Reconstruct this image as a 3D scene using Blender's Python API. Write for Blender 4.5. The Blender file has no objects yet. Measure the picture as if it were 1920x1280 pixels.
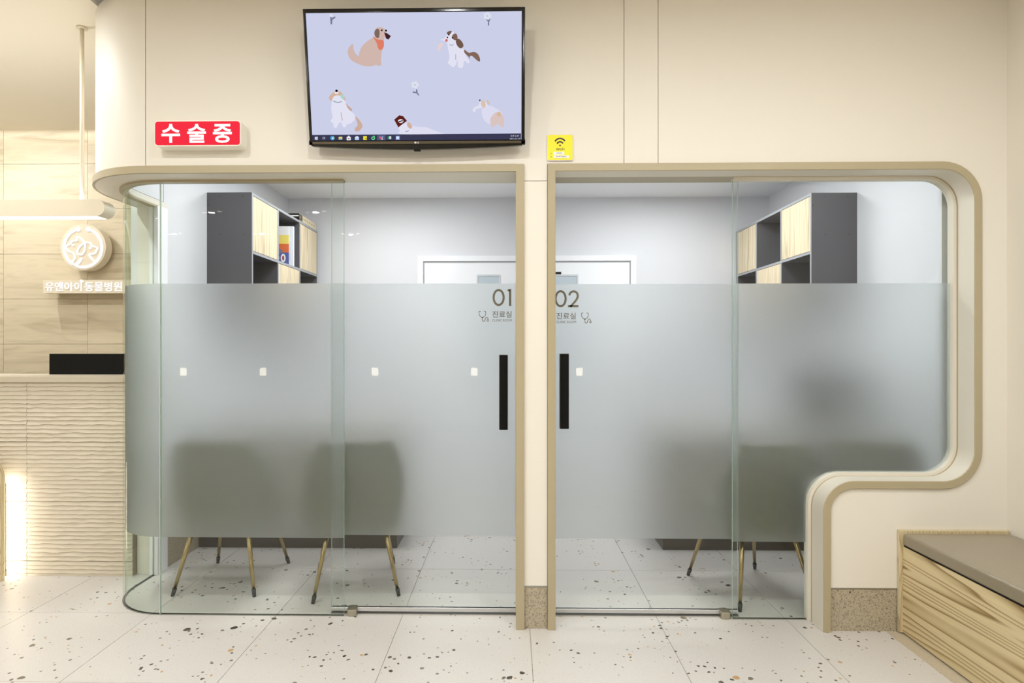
import bpy, bmesh, math, random
from mathutils import Vector, Matrix
random.seed(4)
C = bpy.context.scene
COL = C.collection
PI = math.pi

# ------------------------------------------------------------------ camera
F, CX, CY, H, YAW = 1143.0, 940.0, 650.0, 1.287, 0.0175
cs, sn = math.cos(YAW), math.sin(YAW)
cam_d = bpy.data.cameras.new('camera'); cam = bpy.data.objects.new('camera', cam_d); COL.objects.link(cam)
cam.location = (0, 0, H); cam.rotation_euler = (PI/2, 0, YAW)
cam_d.sensor_width = 36; cam_d.lens = F/1920*36
cam_d.shift_x = (960-CX)/1920; cam_d.shift_y = (CY-640)/1920
cam_d.clip_start = 0.05
C.camera = cam

def X(px, Y):
    t = (px-CX)/F
    return Y*(t*cs-sn)/(cs+t*sn)
def W(px, py, Y):
    x = X(px, Y)
    return x, H-(py-CY)/F*(Y*cs-x*sn)
def G(px, py):            # point of the floor seen at a pixel
    d = H*F/(py-CY); t = (px-CX)/F*d
    return (t*cs-d*sn, t*sn+d*cs)

# ------------------------------------------------------------------ world, lights, exposure
wd = bpy.data.worlds.new('world'); C.world = wd; wd.use_nodes = True
wd.node_tree.nodes['Background'].inputs[0].default_value = (1, .99, .97, 1)
wd.node_tree.nodes['Background'].inputs[1].default_value = 0.3
C.view_settings.view_transform = 'Standard'; C.view_settings.look = 'None'
C.view_settings.exposure = 0.0; C.view_settings.gamma = 1.0
C.view_settings.use_curve_mapping = False
C.cycles.use_denoising = True
C.cycles.max_bounces = 10; C.cycles.diffuse_bounces = 5
C.cycles.transparent_max_bounces = 16; C.cycles.transmission_bounces = 10

ZC = 2.93       # lobby ceiling
ZR = 2.67       # clinic room ceiling
def area(name, loc, sx, sy, power, col, rot=(0,0,0), shape='RECTANGLE'):
    l = bpy.data.lights.new(name, 'AREA'); l.shape = shape; l.size = sx
    if shape == 'RECTANGLE': l.size_y = sy
    l.energy = power; l.color = col
    o = bpy.data.objects.new(name, l); COL.objects.link(o); o.location = loc; o.rotation_euler = rot
    return o
WARM = (.985, .99, .99); COOL = (.97, .98, 1.0)
# lobby downlight positions (x, y): the fixtures themselves are built further down
DOWN = [(-4.95,-1.55),(-3.65,-1.55),(-2.38,-1.55),(-4.9,-2.95),(-3.62,-2.95),(-2.34,-2.95),
        (-1.1,.0),(.2,.0),(1.5,.0),(-2.4,.4),(-3.8,.4),(-1.55,1.35),(-.35,1.35),(.8,1.35),(1.8,1.1),
        (-3.78,4.05),(-2.66,2.74),(-4.1,2.74)]
LOBBY_P = 14.5
for i, (x, y) in enumerate(DOWN):
    area('lobby_downlight_lamp', (x, y, ZC-.014), .07, 0, LOBBY_P, WARM, shape='DISK')
ROOMLIGHTS = [(-1.05, 3.8), (-1.05, 4.75), (1.25, 3.8), (1.25, 4.75)]
for (x, y) in ROOMLIGHTS:
    area('clinic_panel_lamp', (x, y, ZR-.03), .9, .3, 16.5, COOL)
area('reception_cove_lamp', (-4.3, 4.60, 2.97), 3.0, .05, 3, WARM, rot=(math.radians(12), 0, 0))
area('added_ceiling_uplight', (-3.4, 3.10, 2.04), 2.4, .06, 7, WARM, rot=(PI, 0, 0))  # extra upward lamp, added to brighten the lobby ceiling
area('reception_lamp', (-4.9, 4.0, ZC-.03), 1.2, .3, 9, WARM)

# ------------------------------------------------------------------ materials
def lin(c):
    return tuple(((v/255)/12.92 if v/255 <= .04045 else ((v/255+.055)/1.055)**2.4) for v in c) + (1,)
def mat(name, rgb, rough=.5, metal=0, emit=None, es=1, spec=None, bump=None, coat=0):
    m = bpy.data.materials.new(name); m.use_nodes = True
    n = m.node_tree; b = n.nodes['Principled BSDF']
    b.inputs['Base Color'].default_value = lin(rgb); b.inputs['Roughness'].default_value = rough
    b.inputs['Metallic'].default_value = metal
    if spec is not None: b.inputs['Specular IOR Level'].default_value = spec
    if coat: b.inputs['Coat Weight'].default_value = coat; b.inputs['Coat Roughness'].default_value = .25
    if emit:
        b.inputs['Emission Color'].default_value = lin(emit); b.inputs['Emission Strength'].default_value = es
        b.inputs['Base Color'].default_value = (0,0,0,1); b.inputs['Specular IOR Level'].default_value = 0
    # every surface gets faint procedural relief or mottling
    tc = n.nodes.new('ShaderNodeTexCoord'); nz = n.nodes.new('ShaderNodeTexNoise')
    n.links.new(tc.outputs['Object'], nz.inputs['Vector'])
    sc, st = bump if bump else (60, .02)
    nz.inputs['Scale'].default_value = sc; nz.inputs['Detail'].default_value = 3
    bp = n.nodes.new('ShaderNodeBump'); bp.inputs['Strength'].default_value = st; bp.inputs['Distance'].default_value = .002
    n.links.new(nz.outputs['Fac'], bp.inputs['Height']); n.links.new(bp.outputs['Normal'], b.inputs['Normal'])
    return m
def ramp(n, stops):
    r = n.nodes.new('ShaderNodeValToRGB'); e = r.color_ramp.elements
    while len(e) < len(stops): e.new(.5)
    for k, (p, c) in enumerate(stops): e[k].position = p; e[k].color = c
    return r

M = {}
M['paint'] = mat('beige_wall_paint', (228,223,212), .55, bump=(180,.05))
M['trim'] = mat('tan_trim_lacquer', (172,160,130), .4)
M['reveal'] = mat('beige_frame_lacquer', (220,214,200), .4)
M['ceil'] = mat('cream_ceiling_paint', (234,226,208), .7)
M['white'] = mat('white_room_paint', (219,220,224), .6, bump=(200,.04))
M['roomceil'] = mat('white_ceiling_paint', (246,246,247), .7)
M['whitegloss'] = mat('white_door_lacquer', (240,241,244), .35)
M['dark'] = mat('black_plastic', (8,8,7), .5, spec=.2)
M['tvgloss'] = mat('gloss_black_tv_plastic', (10,10,9), .12)
M['chin'] = mat('bronze_tv_strip', (96,88,72), .2, .5)
M['steel'] = mat('brushed_steel', (170,170,168), .3, .9)
M['brass'] = mat('polished_brass', (178,158,112), .22, 1)
M['brassblock'] = mat('brushed_brass_guide', (176,170,152), .35, .8)
M['olive'] = mat('olive_leatherette', (88,86,58), .5, bump=(120,.2))
M['anth'] = mat('anthracite_board', (88,87,92), .5)
M['anth_edge'] = mat('grey_board_edge', (150,152,156), .5)
M['foot'] = mat('dark_rubber', (50,50,46), .6)
M['desk'] = mat('greige_desk_board', (150,144,134), .5)
M['plinth'] = mat('dark_brown_plinth', (82,76,66), .5)
M['signbody'] = mat('cream_sign_body', (222,212,190), .45)
M['groove'] = mat('shadow_gap_backing', (140,126,98), .8)
M['cushion'] = mat('taupe_leatherette', (136,125,104), .3, bump=(150,.2), coat=.5)
M['silver'] = mat('silver_edge', (205,205,205), .3, .6)
M['lettering'] = mat('olive_grey_vinyl', (104,99,80), .5)
M['red'] = mat('backlit_red_acrylic', (0,0,0), .4, emit=(248,50,68), es=1.0)
M['ledwhite'] = mat('backlit_white_letters', (0,0,0), .4, emit=(255,253,252), es=1.1)
M['led'] = mat('led_strip', (0,0,0), .4, emit=(255,250,240), es=6)
M['lamp'] = mat('downlight_lens', (0,0,0), .4, emit=(255,246,226), es=9)
M['lampsoft'] = mat('panel_light_lens', (0,0,0), .4, emit=(255,252,246), es=3)
M['yellow'] = mat('yellow_acrylic', (238,226,20), .3)
M['ink'] = mat('dark_ink', (40,40,48), .5)
M['paper'] = mat('white_paper', (240,240,236), .6)
M['teal'] = mat('dark_grey_monitor', (34,40,42), .4)

# thin clear glass
def glassmat(name, tint, ior=1.5, k=1.0):
    m = bpy.data.materials.new(name); m.use_nodes = True; n = m.node_tree; n.nodes.clear()
    out = n.nodes.new('ShaderNodeOutputMaterial'); t = n.nodes.new('ShaderNodeBsdfTransparent')
    g = n.nodes.new('ShaderNodeBsdfGlossy'); fr = n.nodes.new('ShaderNodeFresnel'); mx = n.nodes.new('ShaderNodeMixShader')
    t.inputs[0].default_value = tint; g.inputs['Roughness'].default_value = .0; fr.inputs[0].default_value = ior
    mu = n.nodes.new('ShaderNodeMath'); mu.operation = 'MULTIPLY'; mu.inputs[1].default_value = k
    ge = n.nodes.new('ShaderNodeNewGeometry'); iv = n.nodes.new('ShaderNodeMath'); iv.operation = 'SUBTRACT'; iv.inputs[0].default_value = 1
    n.links.new(ge.outputs['Backfacing'], iv.inputs[1])
    m2 = n.nodes.new('ShaderNodeMath'); m2.operation = 'MULTIPLY'
    n.links.new(fr.outputs[0], mu.inputs[0]); n.links.new(mu.outputs[0], m2.inputs[0]); n.links.new(iv.outputs[0], m2.inputs[1])
    n.links.new(m2.outputs[0], mx.inputs[0]); n.links.new(t.outputs[0], mx.inputs[1]); n.links.new(g.outputs[0], mx.inputs[2])
    lw = n.nodes.new('ShaderNodeLayerWeight'); lw.inputs[0].default_value = .35
    cm = n.nodes.new('ShaderNodeMix'); cm.data_type = 'RGBA'; cm.inputs[6].default_value = tint; cm.inputs[7].default_value = (.88,.95,.90,1)
    n.links.new(lw.outputs['Facing'], cm.inputs[0]); n.links.new(cm.outputs[2], t.inputs[0])
    n.links.new(mx.outputs[0], out.inputs[0]); return m
M['glass'] = glassmat('clear_glass', (.985,.995,.99,1), 1.5, .9)
M['edge'] = mat('green_glass_edge', (168,190,176), .2)
# frosted film: rough refraction with a little scattering
m = bpy.data.materials.new('frosted_film'); m.use_nodes = True; n = m.node_tree; n.nodes.clear()
out = n.nodes.new('ShaderNodeOutputMaterial'); rf = n.nodes.new('ShaderNodeBsdfRefraction')
rf.inputs['Color'].default_value = (.955,.973,.978,1); rf.inputs['Roughness'].default_value = .48; rf.inputs['IOR'].default_value = 1.38
df = n.nodes.new('ShaderNodeBsdfDiffuse'); df.inputs[0].default_value = (.79,.80,.815,1)
tl = n.nodes.new('ShaderNodeBsdfTranslucent'); tl.inputs[0].default_value = (.85,.855,.87,1)
a1 = n.nodes.new('ShaderNodeMixShader'); a1.inputs[0].default_value = .5
a2 = n.nodes.new('ShaderNodeMixShader')
nz = n.nodes.new('ShaderNodeTexNoise'); nz.inputs['Scale'].default_value = 900
mr = n.nodes.new('ShaderNodeMapRange'); mr.inputs[3].default_value = .10; mr.inputs[4].default_value = .18
n.links.new(nz.outputs['Fac'], mr.inputs[0]); n.links.new(mr.outputs[0], a2.inputs[0])
n.links.new(df.outputs[0], a1.inputs[1]); n.links.new(tl.outputs[0], a1.inputs[2])
n.links.new(rf.outputs[0], a2.inputs[1]); n.links.new(a1.outputs[0], a2.inputs[2]); n.links.new(a2.outputs[0], out.inputs[0])
M['frost'] = m

def terrazzo(name, base, chips, rough=.3, sc=1.0, dens=(.10,.19,.25)):
    m = bpy.data.materials.new(name); m.use_nodes = True; n = m.node_tree; b = n.nodes['Principled BSDF']
    ge = n.nodes.new('ShaderNodeNewGeometry')
    mp = n.nodes.new('ShaderNodeMapping'); mp.inputs['Scale'].default_value = (1, 1.0, 1)
    nzd = n.nodes.new('ShaderNodeTexNoise'); nzd.inputs['Scale'].default_value = 45*sc
    ad = n.nodes.new('ShaderNodeVectorMath'); ad.operation = 'MULTIPLY_ADD'
    ad.inputs[1].default_value = (.014/sc,)*3
    n.links.new(ge.outputs['Position'], nzd.inputs['Vector']); n.links.new(nzd.outputs['Color'], ad.inputs[0])
    n.links.new(ge.outputs['Position'], ad.inputs[2]); n.links.new(ad.outputs[0], mp.inputs[0])
    # patches where the chips gather
    pn = n.nodes.new('ShaderNodeTexNoise'); pn.inputs['Scale'].default_value = 4.5*sc; pn.inputs['Detail'].default_value = 2
    n.links.new(ge.outputs['Position'], pn.inputs['Vector'])
    fine = n.nodes.new('ShaderNodeTexNoise'); fine.inputs['Scale'].default_value = 420 if sc == 1.0 else 230; fine.inputs['Detail'].default_value = 2
    n.links.new(ge.outputs['Position'], fine.inputs['Vector'])
    r0 = ramp(n, [(.36, lin(tuple(v*(.86 if sc == 1.0 else .68) for v in base))), (.46, lin(base)), (.62, lin(tuple(min(255, v*1.02) for v in base)))])
    n.links.new(fine.outputs['Fac'], r0.inputs[0])
    prev = r0.outputs[0]
    for k, (scale, th) in enumerate(((9.5, dens[0]), (17, dens[1]), (42, dens[2]))):
        v = n.nodes.new('ShaderNodeTexVoronoi'); v.inputs['Scale'].default_value = scale*sc; v.inputs['Randomness'].default_value = 1
        n.links.new(mp.outputs[0], v.inputs['Vector'])
        sp = n.nodes.new('ShaderNodeSeparateColor'); n.links.new(v.outputs['Color'], sp.inputs[0])
        # radius varies per cell; only some cells carry a chip
        sel = n.nodes.new('ShaderNodeMapRange'); sel.inputs[1].default_value = .45; sel.inputs[2].default_value = 1
        sel.inputs[3].default_value = 0; sel.inputs[4].default_value = th*1.25
        n.links.new(sp.outputs[0], sel.inputs[0])
        pm = n.nodes.new('ShaderNodeMapRange'); pm.inputs[1].default_value = .38; pm.inputs[2].default_value = .62
        pm.inputs[3].default_value = .25; pm.inputs[4].default_value = 1.25
        n.links.new(pn.outputs['Fac'], pm.inputs[0])
        mu = n.nodes.new('ShaderNodeMath'); mu.operation = 'MULTIPLY'
        n.links.new(sel.outputs[0], mu.inputs[0]); n.links.new(pm.outputs[0], mu.inputs[1])
        lt = n.nodes.new('ShaderNodeMath'); lt.operation = 'LESS_THAN'
        n.links.new(v.outputs['Distance'], lt.inputs[0]); n.links.new(mu.outputs[0], lt.inputs[1])
        cr = ramp(n, [(i/len(chips), lin(c)) for i, c in enumerate(chips)]); cr.color_ramp.interpolation = 'CONSTANT'
        n.links.new(sp.outputs[1], cr.inputs[0])
        mx = n.nodes.new('ShaderNodeMix'); mx.data_type = 'RGBA'
        n.links.new(lt.outputs[0], mx.inputs[0]); n.links.new(prev, mx.inputs[6]); n.links.new(cr.outputs[0], mx.inputs[7])
        prev = mx.outputs[2]
    n.links.new(prev, b.inputs['Base Color']); b.inputs['Roughness'].default_value = rough
    return m
CH = [(72,68,60),(98,92,80),(60,58,54),(120,112,98),(186,150,106),(88,84,74)]
M['terrazzo'] = terrazzo('cream_terrazzo', (205,201,196), CH, .32)
M['terrazzo_grey'] = terrazzo('grey_terrazzo', (176,165,142), CH, .4, 1.3, (.04,.05,.16))
M['border'] = terrazzo('tan_floor_border', (190,178,156), CH, .4, 1.0, (.0,.0,.05))
M['joint'] = mat('floor_joint_grout', (176,166,148), .8)

def stone(name, base, vein):
    m = bpy.data.materials.new(name); m.use_nodes = True; n = m.node_tree; b = n.nodes['Principled BSDF']
    ge = n.nodes.new('ShaderNodeNewGeometry'); oi = n.nodes.new('ShaderNodeObjectInfo')
    sc = n.nodes.new('ShaderNodeVectorMath'); sc.operation = 'MULTIPLY_ADD'; sc.inputs[1].default_value = (30, 11, 7)
    n.links.new(oi.outputs['Random'], sc.inputs[0]); n.links.new(ge.outputs['Position'], sc.inputs[2])
    mp = n.nodes.new('ShaderNodeMapping'); mp.inputs['Scale'].default_value = (.9, 1, 7); mp.inputs['Rotation'].default_value = (0, -.22, 0)
    n.links.new(sc.outputs[0], mp.inputs[0])
    nz = n.nodes.new('ShaderNodeTexNoise'); nz.inputs['Scale'].default_value = 2.2; nz.inputs['Detail'].default_value = 9; nz.inputs['Distortion'].default_value = 1.0
    n.links.new(mp.outputs[0], nz.inputs['Vector'])
    r = ramp(n, [(.3, lin(vein)), (.46, lin(base)), (.56, lin(tuple(min(255, v*1.03) for v in base))), (.75, lin(tuple((a*2+c)/3 for a, c in zip(base, vein))))])
    n.links.new(nz.outputs['Fac'], r.inputs[0]); n.links.new(r.outputs[0], b.inputs['Base Color']); b.inputs['Roughness'].default_value = .45
    return m
M['stone'] = stone('veined_beige_stone', (206,194,168), (188,175,147))
M['wave'] = mat('cream_wave_tile', (207,197,177), .5, bump=(40,.2))

def wood(name, light, dark, axis='Y', sc=1.0):
    """broad cathedral grain running along axis"""
    m = bpy.data.materials.new(name); m.use_nodes = True; n = m.node_tree; b = n.nodes['Principled BSDF']
    tc = n.nodes.new('ShaderNodeTexCoord'); mp = n.nodes.new('ShaderNodeMapping')
    if axis == 'Y': mp.inputs['Scale'].default_value = (1, .055, 1.2)
    else: mp.inputs['Scale'].default_value = (1, 1, .12)
    n.links.new(tc.outputs['Object'], mp.inputs[0])
    nz = n.nodes.new('ShaderNodeTexNoise'); nz.inputs['Scale'].default_value = 4.2*sc; nz.inputs['Detail'].default_value = 1.5
    n.links.new(mp.outputs[0], nz.inputs['Vector'])
    mu = n.nodes.new('ShaderNodeMath'); mu.operation = 'MULTIPLY'; mu.inputs[1].default_value = 34
    n.links.new(nz.outputs['Fac'], mu.inputs[0])
    fr = n.nodes.new('ShaderNodeMath'); fr.operation = 'FRACT'; n.links.new(mu.outputs[0], fr.inputs[0])
    mid = tuple((a*2.2+c)/3.2 for a, c in zip(light, dark))
    r = ramp(n, [(0, lin(light)), (.45, lin(light)), (.72, lin(mid)), (.9, lin(dark)), (1, lin(light))])
    n.links.new(fr.outputs[0], r.inputs[0])
    n2 = n.nodes.new('ShaderNodeTexNoise'); n2.inputs['Scale'].default_value = 120; n2.inputs['Detail'].default_value = 3
    mp2 = n.nodes.new('ShaderNodeMapping'); mp2.inputs['Scale'].default_value = (1, .04, 1) if axis == 'Y' else (1, 1, .04)
    n.links.new(tc.outputs['Object'], mp2.inputs[0]); n.links.new(mp2.outputs[0], n2.inputs['Vector'])
    mx = n.nodes.new('ShaderNodeMix'); mx.data_type = 'RGBA'; mx.blend_type = 'MULTIPLY'; mx.inputs[0].default_value = .28
    n.links.new(r.outputs[0], mx.inputs[6]); n.links.new(n2.outputs['Color'], mx.inputs[7])
    bw = n.nodes.new('ShaderNodeRGBToBW'); n.links.new(n2.outputs['Color'], bw.inputs[0]); n.links.new(bw.outputs[0], mx.inputs[7])
    n.links.new(mx.outputs[2], b.inputs['Base Color']); b.inputs['Roughness'].default_value = .45
    return m
M['ash'] = wood('ash_veneer', (224,206,162), (146,116,68), 'Y')
M['ply'] = wood('plywood_edge', (220,204,166), (186,164,122), 'Z', 2.0)
def fineoak(name, a, bcol):
    m = bpy.data.materials.new(name); m.use_nodes = True; n = m.node_tree; b = n.nodes['Principled BSDF']
    ge = n.nodes.new('ShaderNodeNewGeometry'); mp = n.nodes.new('ShaderNodeMapping'); mp.inputs['Scale'].default_value = (1, 1, .05)
    n.links.new(ge.outputs['Position'], mp.inputs[0])
    nz = n.nodes.new('ShaderNodeTexNoise'); nz.inputs['Scale'].default_value = 34; nz.inputs['Detail'].default_value = 6; nz.inputs['Distortion'].default_value = .4
    n.links.new(mp.outputs[0], nz.inputs['Vector'])
    r = ramp(n, [(.33, lin(bcol)), (.5, lin(a)), (.62, lin(tuple((x+y)/2 for x, y in zip(a, bcol)))), (.8, lin(a))])
    n.links.new(nz.outputs['Fac'], r.inputs[0]); n.links.new(r.outputs[0], b.inputs['Base Color']); b.inputs['Roughness'].default_value = .5
    return m
M['oak'] = fineoak('pale_oak_front', (224,208,176), (176,158,126))

# ------------------------------------------------------------------ mesh helpers
def obj(name, bm, m, parent=None, smooth=False, bevel=0, seg=2):
    me = bpy.data.meshes.new(name)
    bmesh.ops.recalc_face_normals(bm, faces=bm.faces)
    bm.to_mesh(me); bm.free()
    for mm in (m if isinstance(m, (list, tuple)) else [m]): me.materials.append(M[mm] if isinstance(mm, str) else mm)
    o = bpy.data.objects.new(name, me); COL.objects.link(o)
    if parent: o.parent = parent
    if smooth:
        for p in me.polygons: p.use_smooth = True
    if bevel:
        b = o.modifiers.new('bevel', 'BEVEL'); b.width = bevel; b.segments = seg; b.limit_method = 'ANGLE'; b.angle_limit = math.radians(40)
        for p in me.polygons: p.use_smooth = True
        w = o.modifiers.new('wn', 'WEIGHTED_NORMAL')
    return o
def empty(name, loc=(0,0,0), rz=0):
    o = bpy.data.objects.new(name, None); COL.objects.link(o); o.location = loc; o.rotation_euler = (0,0,rz)
    o.empty_display_size = .1
    return o
def tag(o, label, cat, group=None, kind=None):
    o['label'] = label; o['category'] = cat
    if group: o['group'] = group
    if kind: o['kind'] = kind
    return o
def NB(): return bmesh.new()
def box(bm, x0, x1, y0, y1, z0, z1, mi=0):
    v = [bm.verts.new(p) for p in ((x0,y0,z0),(x1,y0,z0),(x1,y1,z0),(x0,y1,z0),(x0,y0,z1),(x1,y0,z1),(x1,y1,z1),(x0,y1,z1))]
    for f in ((0,3,2,1),(4,5,6,7),(0,1,5,4),(1,2,6,5),(2,3,7,6),(3,0,4,7)):
        fc = bm.faces.new([v[i] for i in f]); fc.material_index = mi
    return bm
def bx(*a): return box(NB(), *a)
def prism(bm, pts, a, b, axis='y', mi=0):
    """pts 2D (u,v); axis y: (u,t,v); z: (u,v,t); x: (t,u,v)"""
    def P(u, v, t): return (u, t, v) if axis == 'y' else ((u, v, t) if axis == 'z' else (t, u, v))
    A = [bm.verts.new(P(u, v, a)) for u, v in pts]; B = [bm.verts.new(P(u, v, b)) for u, v in pts]
    n = len(pts)
    f = bm.faces.new(A); f.material_index = mi; f = bm.faces.new(B[::-1]); f.material_index = mi
    for i in range(n):
        f = bm.faces.new((A[i], B[i], B[(i+1) % n], A[(i+1) % n])); f.material_index = mi
    return bm
def tube(bm, p0, p1, r0, r1=None, n=16, mi=0):
    r1 = r0 if r1 is None else r1
    p0 = Vector(p0); p1 = Vector(p1); d = (p1-p0).normalized()
    u = d.orthogonal().normalized(); w = d.cross(u)
    A = [bm.verts.new(p0+(u*math.cos(2*PI*k/n)+w*math.sin(2*PI*k/n))*r0) for k in range(n)]
    B = [bm.verts.new(p1+(u*math.cos(2*PI*k/n)+w*math.sin(2*PI*k/n))*r1) for k in range(n)]
    for k in range(n):
        f = bm.faces.new((A[k], A[(k+1) % n], B[(k+1) % n], B[k])); f.material_index = mi; f.smooth = True
    bm.faces.new(A[::-1]).material_index = mi; bm.faces.new(B).material_index = mi
    return bm
def rrect(x0, x1, z0, z1, r, n=6):
    pts = []
    for (cx, cz, a) in ((x1-r, z1-r, 0), (x0+r, z1-r, 90), (x0+r, z0+r, 180), (x1-r, z0+r, 270)):
        for k in range(n+1):
            t = math.radians(a+90*k/n); pts.append((cx+r*math.cos(t), cz+r*math.sin(t)))
    return pts
def spline(pts, closed=True, n=6):
    out = []; m_ = len(pts); rng = range(m_ if closed else m_-1)
    for i in rng:
        if closed: p0, p1, p2, p3 = pts[(i-1) % m_], pts[i], pts[(i+1) % m_], pts[(i+2) % m_]
        else: p0, p1, p2, p3 = pts[max(i-1, 0)], pts[i], pts[i+1], pts[min(i+2, m_-1)]
        for k in range(n):
            t = k/n; t2 = t*t; t3 = t2*t
            out.append(tuple(.5*((2*p1[j])+(-p0[j]+p2[j])*t+(2*p0[j]-5*p1[j]+4*p2[j]-p3[j])*t2+(-p0[j]+3*p1[j]-3*p2[j]+p3[j])*t3) for j in (0, 1)))
    if not closed: out.append(tuple(pts[-1]))
    return out
def ribbon(bm, pts, w, y0, y1, closed=False, mi=0, caps=True):
    """stroke of width w in the xz plane between y0 and y1"""
    n = len(pts); L, R = [], []
    for i in range(n):
        a = pts[(i-1) % n] if (closed or i > 0) else pts[i]; b = pts[(i+1) % n] if (closed or i < n-1) else pts[i]
        dx, dz = b[0]-a[0], b[1]-a[1]; l = math.hypot(dx, dz) or 1; nx, nz_ = -dz/l, dx/l
        k = 1.0
        if closed or 0 < i < n-1:
            c = pts[i]; d1 = (c[0]-a[0], c[1]-a[1]); l1 = math.hypot(*d1) or 1
            k = min(1.8, 1/max(.3, abs((-d1[1]/l1)*nx+(d1[0]/l1)*nz_)))
        ww = (w(i/(n-1)) if callable(w) else w)/2*k
        L.append((pts[i][0]+nx*ww, pts[i][1]+nz_*ww)); R.append((pts[i][0]-nx*ww, pts[i][1]-nz_*ww))
    vs = []
    for y in (y0, y1):
        vs.append([bm.verts.new((p[0], y, p[1])) for p in L]); vs.append([bm.verts.new((p[0], y, p[1])) for p in R])
    rng = range(n if closed else n-1)
    for i in rng:
        j = (i+1) % n
        for q in ((vs[0][i], vs[0][j], vs[1][j], vs[1][i]), (vs[2][i], vs[3][i], vs[3][j], vs[2][j]),
                  (vs[0][i], vs[2][i], vs[2][j], vs[0][j]), (vs[1][i], vs[1][j], vs[3][j], vs[3][i])):
            bm.faces.new(q).material_index = mi
    if not closed:
        for i in (0, n-1): bm.faces.new((vs[0][i], vs[1][i], vs[3][i], vs[2][i])).material_index = mi
        if caps and not callable(w):
            for i in (0, n-1): disc(bm, pts[i], w/2, y0, y1, mi)
    return bm
def disc(bm, c, r, y0, y1, mi=0, n=16, rz=None):
    return prism(bm, [(c[0]+r*math.cos(2*PI*k/n), c[1]+(rz or r)*math.sin(2*PI*k/n)) for k in range(n)], y0, y1, 'y', mi)
def textmesh(s, size, ext, offset=0.0, space=1.0):
    cu = bpy.data.curves.new('t', 'FONT'); cu.body = s; cu.size = size; cu.extrude = ext; cu.offset = offset
    cu.space_character = space; cu.align_x = 'LEFT'; cu.resolution_u = 3
    o = bpy.data.objects.new('t', cu); COL.objects.link(o)
    dg = bpy.context.evaluated_depsgraph_get(); me = bpy.data.meshes.new_from_object(o.evaluated_get(dg))
    bpy.data.objects.remove(o); bpy.data.curves.remove(cu)
    return me
def text_obj(name, s, m, x0, x1, z0, z1, y, ext=.001, parent=None, offset=0.0, space=1.0, mirror=False):
    """text fitted to the rectangle x0..x1, z0..z1 on the plane y, facing -Y"""
    me = textmesh(s, 1.0, 0.0, offset, space)
    me.name = name
    xs = [v.co.x for v in me.vertices]; ys = [v.co.y for v in me.vertices]
    ax, bx_ = min(xs), max(xs); ay, by = min(ys), max(ys)
    bm = NB(); bm.from_mesh(me); bpy.data.meshes.remove(me)
    r = bmesh.ops.extrude_face_region(bm, geom=list(bm.faces))
    top = {e for e in r['geom'] if isinstance(e, bmesh.types.BMVert)}
    for v in bm.verts:
        u = (v.co.x-ax)/(bx_-ax); w = (v.co.y-ay)/(by-ay)
        d = ext if v in top else 0
        v.co = (x0+(x1-x0)*u, y-d, z0+(z1-z0)*w)
    return obj(name, bm, m, parent)

def corner_path(corners, n=10):
    """corners [(x,z,r)] -> list of (points for offset o) builder; r signed offset by turn"""
    def build(o):
        m_ = len(corners); P = []
        dirs = []
        for i in range(m_-1):
            dx, dz = corners[i+1][0]-corners[i][0], corners[i+1][1]-corners[i][1]; l = math.hypot(dx, dz); dirs.append((dx/l, dz/l))
        for i in range(m_):
            x, z, r = corners[i]
            if i == 0 or i == m_-1:
                d = dirs[0] if i == 0 else dirs[-1]; P.append((x-d[1]*o, z+d[0]*o)); continue
            a, b = dirs[i-1], dirs[i]; cr = a[0]*b[1]-a[1]*b[0]
            na, nb = (-a[1], a[0]), (-b[1], b[0])
            k = o/(1+na[0]*nb[0]+na[1]*nb[1]); cx, cz = x+(na[0]+nb[0])*k, z+(na[1]+nb[1])*k
            rr = r-o if cr > 0 else r+o
            if r <= 0: P.append((cx, cz)); continue
            ctr = (cx-a[0]*rr+(-a[1] if cr > 0 else a[1])*rr, cz-a[1]*rr+(a[0] if cr > 0 else -a[0])*rr)
            s = (cx-a[0]*rr, cz-a[1]*rr); a0 = math.atan2(s[1]-ctr[1], s[0]-ctr[0]); sg = 1 if cr > 0 else -1
            for q in range(n+1):
                t = a0+sg*(PI/2)*q/n; P.append((ctr[0]+abs(rr)*math.cos(t), ctr[1]+abs(rr)*math.sin(t)))
        return P
    return build
def sweep_profile(bm, build, profile, closed_profile=True, mi=0):
    """profile [(offset, y)]"""
    rows = [[bm.verts.new((p[0], y, p[1])) for p in build(o)] for o, y in profile]
    n = len(rows[0]); k = len(rows)
    for i in range(k if closed_profile else k-1):
        A, B = rows[i], rows[(i+1) % k]
        for j in range(n-1):
            f = bm.faces.new((A[j], A[j+1], B[j+1], B[j])); f.material_index = mi
    if closed_profile:
        bm.faces.new([r[0] for r in rows]); bm.faces.new([r[-1] for r in rows][::-1])
    return bm
def autosmooth(o, ang=30):
    bpy.context.view_layer.objects.active = o
    me = o.data
    bm = NB(); bm.from_mesh(me)
    for e in bm.edges:
        e.smooth = not (len(e.link_faces) == 2 and e.calc_face_angle(0) > math.radians(ang))
    for f in bm.faces: f.smooth = True
    bm.to_mesh(me); bm.free()
    return o

# ================================================================== SETTING
YT, YW, YG, YD, YB = 2.772, 2.785, 2.905, 2.940, 5.65      # trim face, wall face, fixed glass, sliding glass, back wall
XR = X(1888, YW)                                           # lobby right wall
TW = .035                                                  # trim width
ZI = 2.085                                                 # underside of the openings' head
ZO = ZI+.034
# key x positions
xjl = X(967.5, YT); xjlo = X(983, YT)                      # left opening, right jamb
xpr = X(1026.5, YT); xjr = X(1041.5, YT)                   # right opening, left jamb
XRIN = X(1828, YT)
XLOW = 1.403                                               # low wall's left end
CXC, CYC = -1.69, 3.235                                    # centre of the rounded left corner
XRW = 2.365; XLW = -2.09                                   # clinic room side walls

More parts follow.
